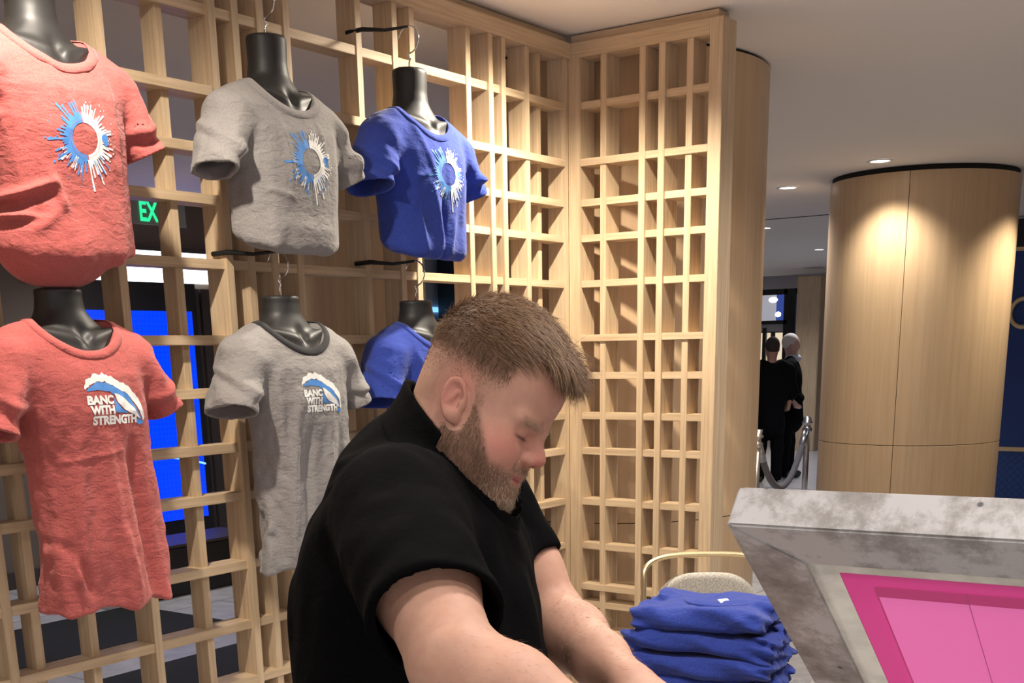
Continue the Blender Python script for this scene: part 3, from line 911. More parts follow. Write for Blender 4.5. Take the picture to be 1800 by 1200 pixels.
GU = 'printed t-shirts shown on hanging black torso forms'
SL = ((.236, -.015, .228, .078, .086, .50), (.240, -.015, .222, .078, .086, .50))
TEES = [
    # x, shoulder z, bottom z, upper, material, collar, label, form label, folds, sleeves, seed
    (-2.425, 2.285, 1.812, 2, m_red, None, 'coral red t-shirt with splashed ring print, upper row at the left edge', 'black torso form wearing the red shirt with ring print',
     [(-.19, 1.93, -.07, 1.975, .007, .010), (-.17, 1.915, -.06, 1.95, .012, -.008), (-.19, 1.905, -.10, 1.90, .007, .009), (-.15, 1.885, -.08, 1.915, .012, -.006), (-.07, 1.985, -.05, 1.92, .010, .009), (-.06, 1.92, -.12, 1.87, .012, .006), (-.05, 2.22, .0, 2.10, .012, .005), (.04, 2.22, .10, 2.0, .012, .004), (.10, 2.24, .12, 1.95, .010, .004)],
     SL, 1.3),
    (-1.715, 2.285, 1.860, True, m_grey, None, 'heather grey t-shirt with splashed ring print, upper row middle', 'black torso form wearing the grey shirt with ring print',
     [(-.08, 2.2, -.05, 2.02, .010, .004), (-.12, 2.02, -.05, 2.0, .008, .005), (.06, 2.2, .08, 2.08, .01, .004), (-.1, 1.93, .1, 1.92, .02, .004)], SL, 4.7),
    (-1.125, 2.297, 1.875, True, m_bluej, None, 'royal blue t-shirt with splashed ring print, upper row right', 'black torso form wearing the blue shirt with ring print',
     [(-.06, 2.08, .0, 1.90, .014, .009), (-.01, 2.05, .0, 1.88, .010, -.009), (.05, 2.0, .02, 1.9, .012, .007), (-.10, 2.0, -.08, 1.9, .012, .008), (-.12, 2.10, -.07, 2.12, .008, .005), (-.1, 2.25, -.04, 2.1, .012, .004)], SL, 8.2),
    (-2.435, 1.680, 1.010, False, m_red, None, 'coral red t-shirt with wave and lettering print, lower row at the left edge', 'black torso form wearing the red shirt with wave print',
     [(.0, 1.42, .03, 1.02, .016, .010), (.07, 1.40, .12, 1.02, .02, -.022), (.03, 1.2, .06, 1.02, .012, .010), (-.07, 1.42, -.09, 1.05, .014, .008), (-.11, 1.18, -.07, 1.06, .012, -.014), (-.10, 1.16, -.10, 1.08, .009, .014), (-.1, 1.37, .05, 1.39, .004, .003)],
     ((.232, -.02, .245, .080, .088, .50), (.246, -.012, .212, .080, .086, .5)), 2.9),
    (-1.725, 1.680, 1.005, False, m_grey, m_charcoal, 'heather grey t-shirt with charcoal collar and wave print, lower row middle', 'black torso form wearing the grey shirt with wave print',
     [(-.07, 1.5, -.10, 1.03, .014, .010), (-.03, 1.4, -.05, 1.03, .012, -.012), (.05, 1.45, .02, 1.02, .016, .010), (.09, 1.4, .09, 1.02, .014, -.008), (-.13, 1.55, -.10, 1.3, .012, .006)],
     ((.236, -.02, .228, .080, .090, .52), (.240, -.012, .225, .078, .084, .5)), 6.1),
    (-1.135, 1.680, 1.010, False, m_bluej, None, 'royal blue t-shirt behind the bent man\'s head, lower row right', 'black torso form wearing the lower blue shirt',
     [(-.07, 1.5, -.1, 1.1, .014, .008), (.04, 1.5, .03, 1.1, .014, .008), (-.12, 1.6, -.08, 1.45, .01, .006)], SL, 9.9),
]
for i, (x, zs, zb, up, mt, mc, lab, flab, segs, slv, seed) in enumerate(TEES):
    root, base = make_tee(x, zs, zb, up, mt, mc, lab, flab, segs, slv, seed, GU, zs + (.128 if up else .078))
    if up: splash_print(root, base, x, (2.068, 2.095, 2.12)[i], mt, .86)
    elif i != 5: wave_print(root, base, x, -.037 if i == 3 else -.050, 1.452 if i == 3 else 1.447, mt, 1.17 if i == 3 else 1.07)

# ------------------------------------------------------------------ the man bending over the print station
nrm = lambda v: np.array(v, float) / np.linalg.norm(v)
HF = nrm((0.18174, -0.84456, -0.50368)); HU = np.array((0.33937, -0.42687, 0.83822)); HU = nrm(HU - HF * (HU @ HF)); HL = np.cross(HU, HF)
HO = np.array((-2.896, -1.710, 1.533))
HM = np.stack([HF, HL, HU], 1)           # head-local -> world
def hw(*v): return HO + HM @ np.array(v)
BL = nrm((.96, .28, 0)); BF = np.array((BL[1], -BL[0], 0))     # body left, body front
SPN = dict(belly=np.array((-2.995, -1.672, 1.15)), chest=np.array((-2.955, -1.648, 1.315)), neck=np.array((-2.930, -1.655, 1.452)))
SH_R = np.array((-3.100, -1.735, 1.408)); SH_L = np.array((-2.755, -1.600, 1.392))
EL_R = np.array((-3.266, -1.954, 1.283)); WR_R = np.array((-3.250, -2.195, 1.190))
EL_L = np.array((-2.755, -1.745, 1.205)); WR_L = np.array((-2.912, -1.960, 1.180))

def head_f(P):
    q = (P - HO) @ HM
    F = ell(q, (-.001, 0, .052), (.091, .080, .093))
    F = smin(F, ell(q, (.046, 0, .048), (.055, .066, .072)), .03)
    F = smin(F, ell(q, (.042, 0, -.026), (.060, .068, .070)), .03)
    F = smin(F, ell(q, (.034, 0, -.066), (.064, .074, .044)), .03)
    for s in (-1, 1):
        F = smin(F, ell(q, (.064, s * .042, -.036), (.034, .026, .032)), .022)
    F = smin(F, ell(q, (.084, 0, -.090), (.028, .034, .022)), .02)
    F = smin(F, ell(q, (.010, 0, -.085), (.060, .062, .040)), .03)
    # sockets, lids, brows
    for s in (-1, 1):
        F = smax(F, -ell(q, (.106, s * .034, .000), (.018, .021, .011)), .014)
        F = smin(F, ell(q, (.0810, s * .033, -.002), (.0140, .0150, .0120)), .004)
        e = q - np.array((.093, s * .033, -.0055)); F = F + .0022 * np.exp(-((e[:, 2] + .12 * e[:, 0]) / .0016) ** 2) * np.exp(-(e[:, 1] / .015) ** 2) * (np.abs(e[:, 0]) < .02)
        F = smin(F, cone(q, (.098, s * .010, .015), (.082, s * .048, .017), .0070, .006), .014)
    # nose
    F = smin(F, cone(q, (.094, 0, .010), (.1170, 0, -.018), .0078, .0108), .012)
    for s in (-1, 1):
        F = smin(F, ell(q, (.106, s * .0135, -.0255), (.0130, .0085, .0085)), .007)
        F = smax(F, -ell(q, (.111, s * .0078, -.0345), (.0060, .0038, .006)), .003)
    # mouth
    F = smin(F, ell(q, (.098, 0, -.047), (.012, .028, .010)), .010)
    F = smin(F, ell(q, (.0975, 0, -.064), (.0115, .023, .0075)), .008)
    F = F + .005 * np.exp(-((q[:, 2] + .0555) / .0022) ** 2) * np.exp(-(q[:, 1] / .021) ** 4) * (q[:, 0] > .06)
    return F
def ear_f(P, s):
    q = (P - HO) @ HM - np.array((.004, s * .080, -.008))
    # tilt outwards
    q = np.stack([q[:, 0] * .985 + s * q[:, 1] * .30, q[:, 1] - s * q[:, 0] * -.30, q[:, 2]], 1)
    q[:, 0] += q[:, 2] * .18
    q = q * 1.32
    e = ell(q, (0, s * .001, 0), (.018, .0065, .032))
    kk = np.sqrt((q[:, 0] / .0160) ** 2 + (q[:, 2] / .0300) ** 2)
    rim = np.sqrt(((kk - 1) * .0175) ** 2 + (q[:, 1] - s * .0065) ** 2) - .0036
    e = smin(e, rim, .004)
    e = smin(e, ell(q, (.006, s * .003, -.026), (.011, .007, .013)), .008)
    e = smax(e, -ell(q, (.003, s * .0095, .002), (.0105, .0080, .020)), .004)
    e = smin(e, cone(q, (.003, s * .0045, .013), (-.0065, s * .0055, -.010), .0026, .0026), .004)
    e = smin(e, ell(q, (.0125, s * .006, -.004), (.004, .004, .007)), .004)
    return smax(e, -ell(q, (.006, s * .010, -.005), (.004, .008, .005)), .002) / 1.32

def hand_pts(W_, d, n, s, curl=(.25, .45, .45), spread=.10):
    """five bent fingers; d towards the finger tips, n out of the palm, s = thumb side"""
    d, n = nrm(d), nrm(n); n = nrm(n - d * (n @ d)); sd = np.cross(d, n) * s
    out = []
    for i, (o, l0, L3) in enumerate(((.030, .088, (.042, .026, .021)), (.010, .093, (.046, .029, .022)), (-.010, .089, (.042, .027, .021)), (-.029, .080, (.034, .021, .019)))):
        p = W_ + d * l0 + sd * o; dd = nrm(d + sd * spread * (o / .03)); chn = [tuple(W_ + d * (l0 - .035) + sd * o * .9) + (.0095,), tuple(p) + (.0095,)]
        a = 0
        for k in range(3):
            a += curl[k] * (1 + .12 * i)
            v = dd * math.cos(a) + n * math.sin(a)
            p = p + v * L3[k]; chn.append(tuple(p) + ((.0086, .0080, .0072)[k],))
        out.append(chn)
    p0 = W_ + d * .022 + sd * .020; v = nrm(d * .62 + sd * .72 + n * .25)
    p1 = p0 + v * .045; v2 = nrm(d * .85 + sd * .38 + n * .30); p2 = p1 + v2 * .032; p3 = p2 + nrm(v2 + n * .2) * .026
    out.append([tuple(p0) + (.015,), tuple(p1) + (.0115,), tuple(p2) + (.0100,), tuple(p3) + (.0082,)])
    return out, d, n, sd
HANDS = []
for W_, d, n, s in ((WR_R, (.10, -.92, -.36), (.1, -.35, -.93), 1), (WR_L, (-.22, -.93, -.28), (-.1, -.25, -.95), -1)):
    ch, d, n, sd = hand_pts(W_, d, n, s)
    HANDS.append((W_, d, n, sd, ch))
def arm_skin(P):
    F = chain(P, [(*SH_R, .062), (*(SH_R * .45 + EL_R * .55), .056), (*EL_R, .048)], .03)
    m1 = EL_R + (WR_R - EL_R) * .28; F = smin(F, chain(P, [(*EL_R, .047), (*m1, .050), (*(EL_R * .35 + WR_R * .65), .038), (*WR_R, .029)], .02), .02)
    G = chain(P, [(*SH_L, .060), (*(SH_L * .4 + EL_L * .6), .053), (*EL_L, .047)], .03)
    m1 = EL_L + (WR_L - EL_L) * .25; G = smin(G, chain(P, [(*EL_L, .047), (*m1, .050), (*(EL_L * .35 + WR_L * .65), .038), (*WR_L, .029)], .02), .02)
    F = np.minimum(F, G)
    for W_, d, n, sd, ch in HANDS:
        near = ((P - W_) ** 2).sum(1) < .30 ** 2
        if near.any():
            Q = P[near]; R3 = np.stack([d, sd, n], 1)
            h_ = ell(Q, W_ + d * .052 - n * .002, (.052, .041, .0175), R3)
            h_ = smin(h_, ell(Q, W_ + d * .012, (.035, .029, .023), R3), .02)
            h_ = smin(h_, ell(Q, W_ + d * .035 + sd * .024 + n * .008, (.030, .016, .015), R3), .012)
            for i, c_ in enumerate(ch):
                f_ = chain(Q, c_, .006); h_ = smin(h_, f_, .006)
            F[near] = smin(F[near], h_, .016)
    return F
def neck_f(P, g=0.0):
    a = hw(-.014, 0, -.015); b = SPN['neck'] + np.array((.01, -.01, -.02))
    F = cone(P, a, b, .066 + g, .078 + g)
    return smin(F, cone(P, hw(.015, 0, -.085), b + BF * .035, .055 + g, .060 + g), .03)
def torso_f(P, g=0.0):
    R3 = np.stack([BL, BF, (0, 0, 1)], 1)
    F = ell(P, SPN['belly'] - np.array((0, 0, .0)) + BF * .012, (.200 + g, .170 + g, .26 + g), R3)
    lean = nrm((0.06, -.22, 1)); R4 = np.stack([BL, np.cross(lean, BL), lean], 1)
    F = smin(F, ell(P, SPN['chest'] - BF * .004, (.205 + g, .142 + g, .155 + g), R4), .07)
    F = smin(F, ell(P, np.array((-2.985, -1.665, .95)), (.185 + g, .150 + g, .16 + g), R3), .08)
    mid = SPN['neck'] - BF * .025 + np.array((0, 0, -.035))
    F = smin(F, cone(P, mid, SH_R, .082 + g, .070 + g), .05)
    F = smin(F, cone(P, mid, SH_L, .082 + g, .070 + g), .05)
    F = smin(F, cone(P, mid - BF * .02, hw(-.03, 0, -.03), .082 + g, .052 + g), .05)
    return F
def skin_f(P):
    F = head_f(P)
    F = smin(F, neck_f(P), .03)
    for s in (-1, 1): F = smin(F, ear_f(P, s), .003)
    F = smin(F, torso_f(P, -.022), .03)
    return smin(F, arm_skin(P), .015)
man = thing('person', 'man with reddish beard in a black polo shirt bending over his work', 'person', (-2.98, -1.66, 0))
m_skin = mat('skin', (0.58, 0.33, 0.24), 0.55, spec=0.28)
bs = m_skin.node_tree.nodes['Principled BSDF']
bs.inputs['Subsurface Weight'].default_value = 0.12; bs.inputs['Subsurface Radius'].default_value = (.012, .005, .003)
ca = N(m_skin, 'ShaderNodeVertexColor'); ca.layer_name = 'tone'
nzs = N(m_skin, 'ShaderNodeTexNoise'); nzs.inputs['Scale'].default_value = 60; nzs.inputs['Detail'].default_value = 6
rs_ = ramp(m_skin, [(.3, (.88, .82, .80)), (.7, (1, 1, 1))]); mxs = N(m_skin, 'ShaderNodeMixRGB', blend_type='MULTIPLY'); mxs.inputs[0].default_value = .7
tcs = N(m_skin, 'ShaderNodeTexCoord'); L(m_skin, tcs.outputs['Object'], nzs.inputs[0]); L(m_skin, nzs.outputs[0], rs_.inputs[0])
L(m_skin, ca.outputs[0], mxs.inputs[1]); L(m_skin, rs_.outputs[0], mxs.inputs[2]); L(m_skin, mxs.outputs[0], bs.inputs['Base Color'])
bps = N(m_skin, 'ShaderNodeBump'); bps.inputs['Strength'].default_value = .15; bps.inputs['Distance'].default_value = .001
nz2 = N(m_skin, 'ShaderNodeTexNoise'); nz2.inputs['Scale'].default_value = 420; L(m_skin, tcs.outputs['Object'], nz2.inputs[0])
L(m_skin, nz2.outputs[0], bps.inputs['Height']); L(m_skin, bps.outputs[0], bs.inputs['Normal'])
SV, SF = nets(skin_f, (-3.40, -2.47, .92), (-2.60, -1.42, 1.72), .0044, 6, ((-3.01, -1.86, 1.38), (-2.79, -1.62, 1.67), .0024))
# finer head: re-polygonise the head region and snap to it by projecting on the implicit surface
SV = relax(SV, SF, 1, .35)
body = np_mesh('body', SV, SF, m_skin, man)
ql = (SV - HO) @ HM
def g3(c, r): return np.exp(-(((ql - np.array(c)) / np.array(r)) ** 2).sum(1))
tone = np.tile(np.array((.60, .345, .25)), (len(SV), 1))
red = sum(.9 * g3((.075, s * .052, -.028), (.03, .03, .024)) for s in (-1, 1)) + .9 * g3((.118, 0, -.020), (.02, .02, .02)) + .7 * (g3((-.01, .085, .0), (.03, .02, .04)) + g3((-.01, -.085, .0), (.03, .02, .04)))
red = np.clip(red, 0, 1)[:, None]
tone = tone * (1 - red) + np.array((.62, .235, .185)) * red
lips = np.clip(1.4 * g3((.108, 0, -.0555), (.012, .018, .0085)), 0, 1)[:, None]
tone = tone * (1 - lips) + np.array((.50, .20, .17)) * lips
def hair_mask(q):
    """1 on the haired scalp"""
    x, y, z = q.T
    # hairline: forehead line at x~.075,z~.085 ; side line slanting behind the ear
    top = sstep(.058, .078, z + .30 * np.clip(x - .04, 0, 1) * 0 + np.where(x > .0, -.18 * x * (np.abs(y) / .06) ** 2 * 2.0, 0.0) - .0 - np.where(x > .055, (x - .055) * .9, 0))
    side = sstep(-.022, .030, z - .012 - .9 * np.clip(x - .02, 0, .05)) * (x < .052) * sstep(.056, .046, x)
    back = sstep(-.05, .0, z) * (x < -.035)
    return np.clip(np.maximum(np.maximum(top, side), back), 0, 1)
def beard_mask(q):
    x, y, z = q.T
    ay = np.abs(y)
    line = .010 - 1.05 * np.clip(x - .030, 0, .052) - .0 * ay          # cheek line drops toward the mouth
    b = sstep(0, .016, line - z) * sstep(.004, .014, x + .35 * np.clip(-z - .03, 0, 1))
    burn = .45 * sstep(.040, .030, x) * sstep(.010, .018, x) * sstep(.035, .0, z) * (ay > .05) * (z > -.02)
    mus = np.exp(-((z + .0435) / .0075) ** 2) * (x > .088) * (ay < .034)
    b = np.maximum(np.maximum(b, burn), mus)
    lipz = np.exp(-((z + .0565) / .0065) ** 2) * (ay < .021) * (x > .085)
    jaw = sstep(-.150, -.130, z - .35 * (x - .05))
    return np.clip(b - 1.6 * lipz, 0, 1) * jaw
noear = np.minimum(ear_f(SV, 1), ear_f(SV, -1)) > .006
hm = hair_mask(ql) * (np.linalg.norm(ql, axis=1) < .2) * noear
bmk = beard_mask(ql) * (np.linalg.norm(ql, axis=1) < .2) * noear
temple = np.exp(-(((ql[:, 0] - .068) / .022) ** 2 + ((ql[:, 2] - .072) / .020) ** 2)) * sstep(.022, .040, np.abs(ql[:, 1]))
hm = hm * (1 - .82 * temple)
fade = sstep(.02, .085, ql[:, 2])
hk = (hm * (.16 + .70 * fade))[:, None]
tone = tone * (1 - hk) + np.array((.17, .10, .058)) * hk
bk = (bmk * .75)[:, None]
tone = tone * (1 - bk) + np.array((.20, .115, .075)) * bk
lash = sum(np.exp(-((ql[:, 2] + .0055) / .0020) ** 2) * np.exp(-((ql[:, 1] - s * .033) / .0150) ** 4) * (ql[:, 0] > .07) for s in (-1, 1))
lw_ = np.clip(lash, 0, .85)[:, None]; tone = tone * (1 - lw_) + np.array((.06, .03, .025)) * lw_
brow = sum(np.exp(-((ql[:, 2] - .017 + .08 * np.abs(ql[:, 1] - s * .03)) / .005) ** 2) * np.exp(-((ql[:, 1] - s * .031) / .018) ** 4) * (ql[:, 0] > .07) for s in (-1, 1))
bw_ = np.clip(brow, 0, .22)[:, None]; tone = tone * (1 - bw_) + np.array((.34, .22, .13)) * bw_
at = body.data.color_attributes.new('tone', 'FLOAT_COLOR', 'POINT')
at.data.foreach_set('color', np.concatenate([tone, np.ones((len(SV), 1))], 1).astype(np.float32).ravel())

# hair and beard strands
def vert_normals(V, F):
    n = np.cross(V[F[:, 2]] - V[F[:, 0]], V[F[:, 3]] - V[F[:, 1]]); o = np.zeros_like(V)
    for k in range(4): np.add.at(o, F[:, k], n)
    return o / (np.linalg.norm(o, axis=1)[:, None] + 1e-12)
SN = vert_normals(SV, SF)
if ((SV - HO) * SN)[np.linalg.norm(ql, axis=1) < .1].sum() < 0: SN = -SN
rgen = np.random.RandomState(3)
def strands(name, wt, count, length, comb, up, m, wid, seg=4, jit=.25, curl=.25, grav=0.0):
    """tapered three-sided hairs rooted on the skin; comb(q) gives the local comb direction"""
    pr = wt / wt.sum(); idx = rgen.choice(len(SV), count, p=pr)
    P0 = SV[idx] + rgen.randn(count, 3) * .0016; n = SN[idx]; q = ql[idx]
    c_ = comb(q) @ HM.T; c_ = c_ - n * (c_ * n).sum(1)[:, None]; c_ /= np.linalg.norm(c_, axis=1)[:, None] + 1e-9
    up_ = (up(q) if callable(up) else np.full(count, up))[:, None]
    d = n * up_ + c_ * (1 - up_) + rgen.randn(count, 3) * jit; d /= np.linalg.norm(d, axis=1)[:, None]
    ln = (length(q) if callable(length) else np.full(count, length)) * (.65 + .6 * rgen.rand(count))
    P = P0 - n * .001; pts = [P]
    for k in range(seg):
        d = d + c_ * curl / seg - n * .5 * curl / seg + np.array((0, 0, -1)) * grav / seg
        d /= np.linalg.norm(d, axis=1)[:, None]
        P = P + d * (ln / seg)[:, None]; pts.append(P)
    sx = np.cross(d, n); sx /= np.linalg.norm(sx, axis=1)[:, None] + 1e-9; sy = np.cross(d, sx)
    V = []; ws = np.linspace(1, .25, seg + 1) * wid
    for k, p in enumerate(pts):
        for j in range(3):
            a = 2 * math.pi * j / 3
            V.append(p + (sx * math.cos(a) + sy * math.sin(a)) * ws[k])
    V = np.stack(V, 1).reshape(-1, 3); m3 = (seg + 1) * 3
    f = np.array([(k * 3 + j, k * 3 + (j + 1) % 3, (k + 1) * 3 + (j + 1) % 3, (k + 1) * 3 + j) for k in range(seg) for j in range(3)])
    F = (np.arange(count)[:, None, None] * m3 + f[None]).reshape(-1, 4)
    return V, F
def hair_mat(name, c1, c2):
    m = mat(name, c1, .45, spec=.35)
    oi = N(m, 'ShaderNodeNewGeometry'); r = ramp(m, [(0, c1), (1, c2)])
    L(m, oi.outputs['Random Per Island'], r.inputs[0]); L(m, r.outputs[0], m.node_tree.nodes['Principled BSDF'].inputs['Base Color'])
    return m
m_hair = hair_mat('brown_hair', (.13, .075, .042), (.40, .25, .145))
m_beard = hair_mat('red_brown_beard', (.15, .085, .05), (.42, .27, .17))
m_blond = hair_mat('blond_grey_beard', (.34, .24, .15), (.66, .52, .37))
x_, y_, z_ = ql.T
cen = SV - HO
topw = hm * sstep(.055, .085, z_)
V1, F1 = strands('hair', topw + 1e-12, 11000, lambda q: .016 + .020 * sstep(-.02, .07, q[:, 0]), lambda q: np.stack([np.ones(len(q)) * 1.0, q[:, 1] * -1.0 - .25, np.zeros(len(q))], 1), lambda q: .55 - .25 * sstep(0, .07, q[:, 0]), m_hair, .00042, 4, .16, .9, .2)
frw = hm * np.exp(-(((x_ - .078) / .016) ** 2 + ((z_ - .092) / .022) ** 2)) * (np.abs(y_) < .05)
V2, F2 = strands('fringe', frw + 1e-12, 2600, .042, lambda q: np.stack([np.ones(len(q)), q[:, 1] * 2 - .25, -.2 * np.ones(len(q))], 1), .45, m_hair, .00040, 5, .26, .5, .45)
sidew = hm * (1 - sstep(.055, .085, z_)) * sstep(-.01, .05, z_)
V3, F3 = strands('sides', sidew + 1e-12, 12000, lambda q: .0018 + .012 * sstep(.03, .08, q[:, 2]), lambda q: np.stack([np.zeros(len(q)) + .3, np.zeros(len(q)), -np.ones(len(q))], 1), .4, m_hair, .00030, 3, .25, .5)
def cat(*vf):
    V, F, k = [], [], 0
    for v, f in vf: V.append(v); F.append(f + k); k += len(v)
    return np.concatenate(V), np.concatenate(F)
hv, hf_ = cat((V1, F1), (V2, F2), (V3, F3))
o = np_mesh('hair', hv, hf_, m_hair, man, False); o['label'] = 'short reddish brown hair, longer and ruffled on top'
down = lambda q: np.stack([np.full(len(q), .35), np.zeros(len(q)), -np.ones(len(q))], 1)
chinw = bmk * sstep(.066, .086, x_)
sidb = bmk * (1 - sstep(.066, .090, x_))
bv, bf_ = strands('beard', sidb + 1e-12, 9000, lambda q: .004 + .007 * sstep(.01, -.07, q[:, 2]), down, .42, m_beard, .00036, 3, .28, .6)
o = np_mesh('beard', bv, bf_, m_beard, man, False)
bv, bf_ = strands('goatee', chinw + 1e-12, 5000, lambda q: .004 + .005 * sstep(-.055, -.095, q[:, 2]), down, .40, m_blond, .00038, 3, .26, .6)
o = np_mesh('beard', bv, bf_, m_blond, man, False); o['label'] = 'paler blond chin beard and moustache'
bv, bf_ = strands('brow', np.clip(brow, 0, 1) + 1e-12, 450, .008, lambda q: np.stack([-.2 * np.ones(len(q)), np.sign(q[:, 1]), np.zeros(len(q))], 1), .25, m_blond, .00028, 3, .15, .4)
np_mesh('eyebrows', bv, bf_, m_blond, man, False)
# downy forearm hair
wr_d = np.minimum(np.linalg.norm(SV - (EL_R * .4 + WR_R * .6), axis=1), np.linalg.norm(SV - (EL_L * .4 + WR_L * .6), axis=1))
aw = (wr_d < .15) * (SN[:, 2] > -.2)
bv, bf_ = strands('armhair', aw + 1e-12, 1800, .009, lambda q: np.tile((HM.T @ np.array((-.1, -1, -.3)))[None], (len(q), 1)), .25, m_beard, .00014, 3, .12, .1)
np_mesh('arm_hair', bv, bf_, m_beard, man, False)

# black polo shirt
m_polo = fabric('black_pique', (.0032, .0031, .0034), (.0022, .0022, .0025), .25, 2.2)
m_polo.node_tree.nodes['Principled BSDF'].inputs['Sheen Weight'].default_value = 0.0
m_polo.node_tree.nodes['Principled BSDF'].inputs['Specular IOR Level'].default_value = 0.05
def limb_cut(P, F, a, b, frac):
    ax = nrm(b - a); c0 = a + (b - a) * frac
    return smax(F, (P - c0) @ ax, .006)
def polo(P):
    wr = vnoise(P * np.array((16, 16, 8)) + 3) * .016 + vnoise(P * np.array((34, 34, 20)) + 9) * .006
    F = torso_f(P, .0) + wr
    def fold(a, b, w, am):
        a, b = np.array(a), np.array(b); ab = b - a; t = np.clip(((P - a) @ ab) / (ab @ ab), 0, 1)
        return -am * np.exp(-(((P - a - t[:, None] * ab) ** 2).sum(1) / w ** 2))
    for a, b, f1, r0, r1 in ((SH_R, EL_R, .76, .079, .078), (SH_L, EL_L, .60, .074, .070)):
        s = cone(P, a, a + (b - a) * 1.05, r0, r1)
        s = s + wr
        hx = nrm(nrm(b - a) + (np.array((-.10, -.10, .25)) if r0 > .079 else 0))
        s = smax(s, (P - (a + (b - a) * f1)) @ hx, .003)
        inn = smax(cone(P, a, a + (b - a) * 1.05, r0 - .010, r1 - .010) + wr, -((P - (a + (b - a) * (f1 - .20))) @ hx), .01)
        s = smax(s, -smax(inn, -torso_f(P, .012), .004), .002)
        F = smin(F, s, .035)
    F = smax(F, -(head_f(P) - .023), .02)
    F = F + fold((-3.05, -1.56, 1.46), (-3.02, -1.70, 1.47), .012, .006) + fold((-3.08, -1.58, 1.43), (-3.03, -1.72, 1.44), .012, .006)
    F = F + fold((-3.10, -1.64, 1.40), (-3.13, -1.66, 1.20), .02, .008) + fold((-3.0, -1.80, 1.38), (-3.06, -1.85, 1.15), .018, .008)
    # open at the neck
    HN = smin(smin(head_f(P), neck_f(P), .03), torso_f(P, -.022), .03)
    ax = nrm(hw(-.03, 0, -.015) - SPN['neck']); c0 = SPN['neck'] + ax * .052
    F = smax(F, (P - c0) @ ax - .35 * np.clip(-((P - c0) @ BF), -.2, .2), .004)
    F = smax(F, -(HN - .005), .003)
    return smax(F, .93 - P[:, 2], .004)
PV, PF = nets(polo, (-3.42, -2.10, .92), (-2.56, -1.38, 1.62), .0052, 6)
PV = relax(PV, PF, 1, .4)
np_mesh('polo_shirt', PV, PF, m_polo, man)
def collar(P):
    ax = nrm(hw(-.03, 0, -.015) - SPN['neck']); c0 = SPN['neck'] + ax * .045
    h = (P - c0) @ ax - .62 * np.clip(-((P - c0) @ BF), -.2, .2)
    HN = smin(smin(head_f(P), neck_f(P), .03), torso_f(P, -.022), .03)
    F = smax(HN - .016, -(HN - .005), .002)
    xl = (P - HO) @ HF
    F = smax(F, -(head_f(P) - .020 + 1.5 * np.clip(.020 - xl, 0, 1)), .004)
    return smax(F, np.abs(h + .016) - .040, .003)
PV, PF = nets(collar, (-3.12, -1.90, 1.35), (-2.74, -1.48, 1.63), .0036, 6)
np_mesh('collar', relax(PV, PF, 1, .4), PF, m_polo, man)
# trousers and shoes (below the frame)
m_trs = mat('dark_trousers', (.02, .02, .025), .85)
def trs(P):
    F = None
    for s in (-1, 1):
        hp = np.array((-2.985, -1.665, .90)) + BL * s * .10; kn = np.array((-2.985, -1.70, .50)) + BL * s * .12; an = np.array((-2.985, -1.64, .09)) + BL * s * .13
        d = chain(P, [(*hp, .105), (*kn, .080), (*an, .062)], .03); F = d if F is None else smin(F, d, .03)
    F = smin(F, ell(P, (-2.985, -1.665, .95), (.185, .15, .12), np.stack([BL, BF, (0, 0, 1)], 1)), .05)
    return smax(smax(F, .06 - P[:, 2], .01), P[:, 2] - 1.02, .01)
PV, PF = nets(trs, (-3.3, -1.9, .03), (-2.65, -1.4, 1.05), .011, 5)
np_mesh('trousers', PV, PF, m_trs, man)
for s in (-1, 1):
    an = np.array((-2.985, -1.64, .045)) + BL * s * .13
    def shoe(P, an=an):
        F = smin(ell(P, an + BF * .04 + (0, 0, .005), (.052, .14, .05), np.stack([BL, BF, (0, 0, 1)], 1)), ell(P, an - BF * .03 + (0, 0, .03), (.045, .06, .05)), .03)
        return smax(F, .001 - P[:, 2], .004)
    PV, PF = nets(shoe, an - .2, an + .2, .007, 5); np_mesh('shoe', PV, PF, m_blackmetal, man)

# ------------------------------------------------------------------ screen-printing frame, tilted up on its press
FP = np.array((-3.3958, -2.3230, 1.4699)); E1 = nrm((.0282, -.99957, .0078)); E2 = nrm((.76524, .0166, -.64353)); E2 = nrm(E2 - E1 * (E1 @ E2)); EM = np.cross(E1, E2)
if EM[2] < 0: EM = -EM
def fp(u, v, w): return FP + E1 * u + E2 * v + EM * w
m_alu = mat('stained_aluminium', (.50, .48, .47), .5, .25)
bal = m_alu.node_tree.nodes['Principled BSDF']
ta = N(m_alu, 'ShaderNodeTexCoord'); na = N(m_alu, 'ShaderNodeTexNoise'); na.inputs['Scale'].default_value = 14; na.inputs['Detail'].default_value = 9; na.inputs['Roughness'].default_value = .7
L(m_alu, ta.outputs['Object'], na.inputs[0])
ra_ = ramp(m_alu, [(.33, (.24, .215, .19)), (.47, (.40, .375, .355)), (.56, (.64, .62, .615))]); L(m_alu, na.outputs[0], ra_.inputs[0])
nb_ = N(m_alu, 'ShaderNodeTexVoronoi'); nb_.inputs['Scale'].default_value = 30; nb_.inputs['Randomness'].default_value = 1
L(m_alu, ta.outputs['Object'], nb_.inputs[0]); rb_ = ramp(m_alu, [(.05, (.08, .08, .12)), (.085, (1, 1, 1))]); L(m_alu, nb_.outputs[0], rb_.inputs[0])
mxa = N(m_alu, 'ShaderNodeMixRGB', blend_type='MULTIPLY'); mxa.inputs[0].default_value = .8
L(m_alu, ra_.outputs[0], mxa.inputs[1]); L(m_alu, rb_.outputs[0], mxa.inputs[2]); L(m_alu, mxa.outputs[0], bal.inputs['Base Color'])
scr = thing('printing_screen', 'aluminium silk-screen frame with pink mesh tilted up in the right foreground', 'screen frame', tuple(fp(.28, .33, 0)))
FW, FL, FT, FB = .56, .66, .035, .051
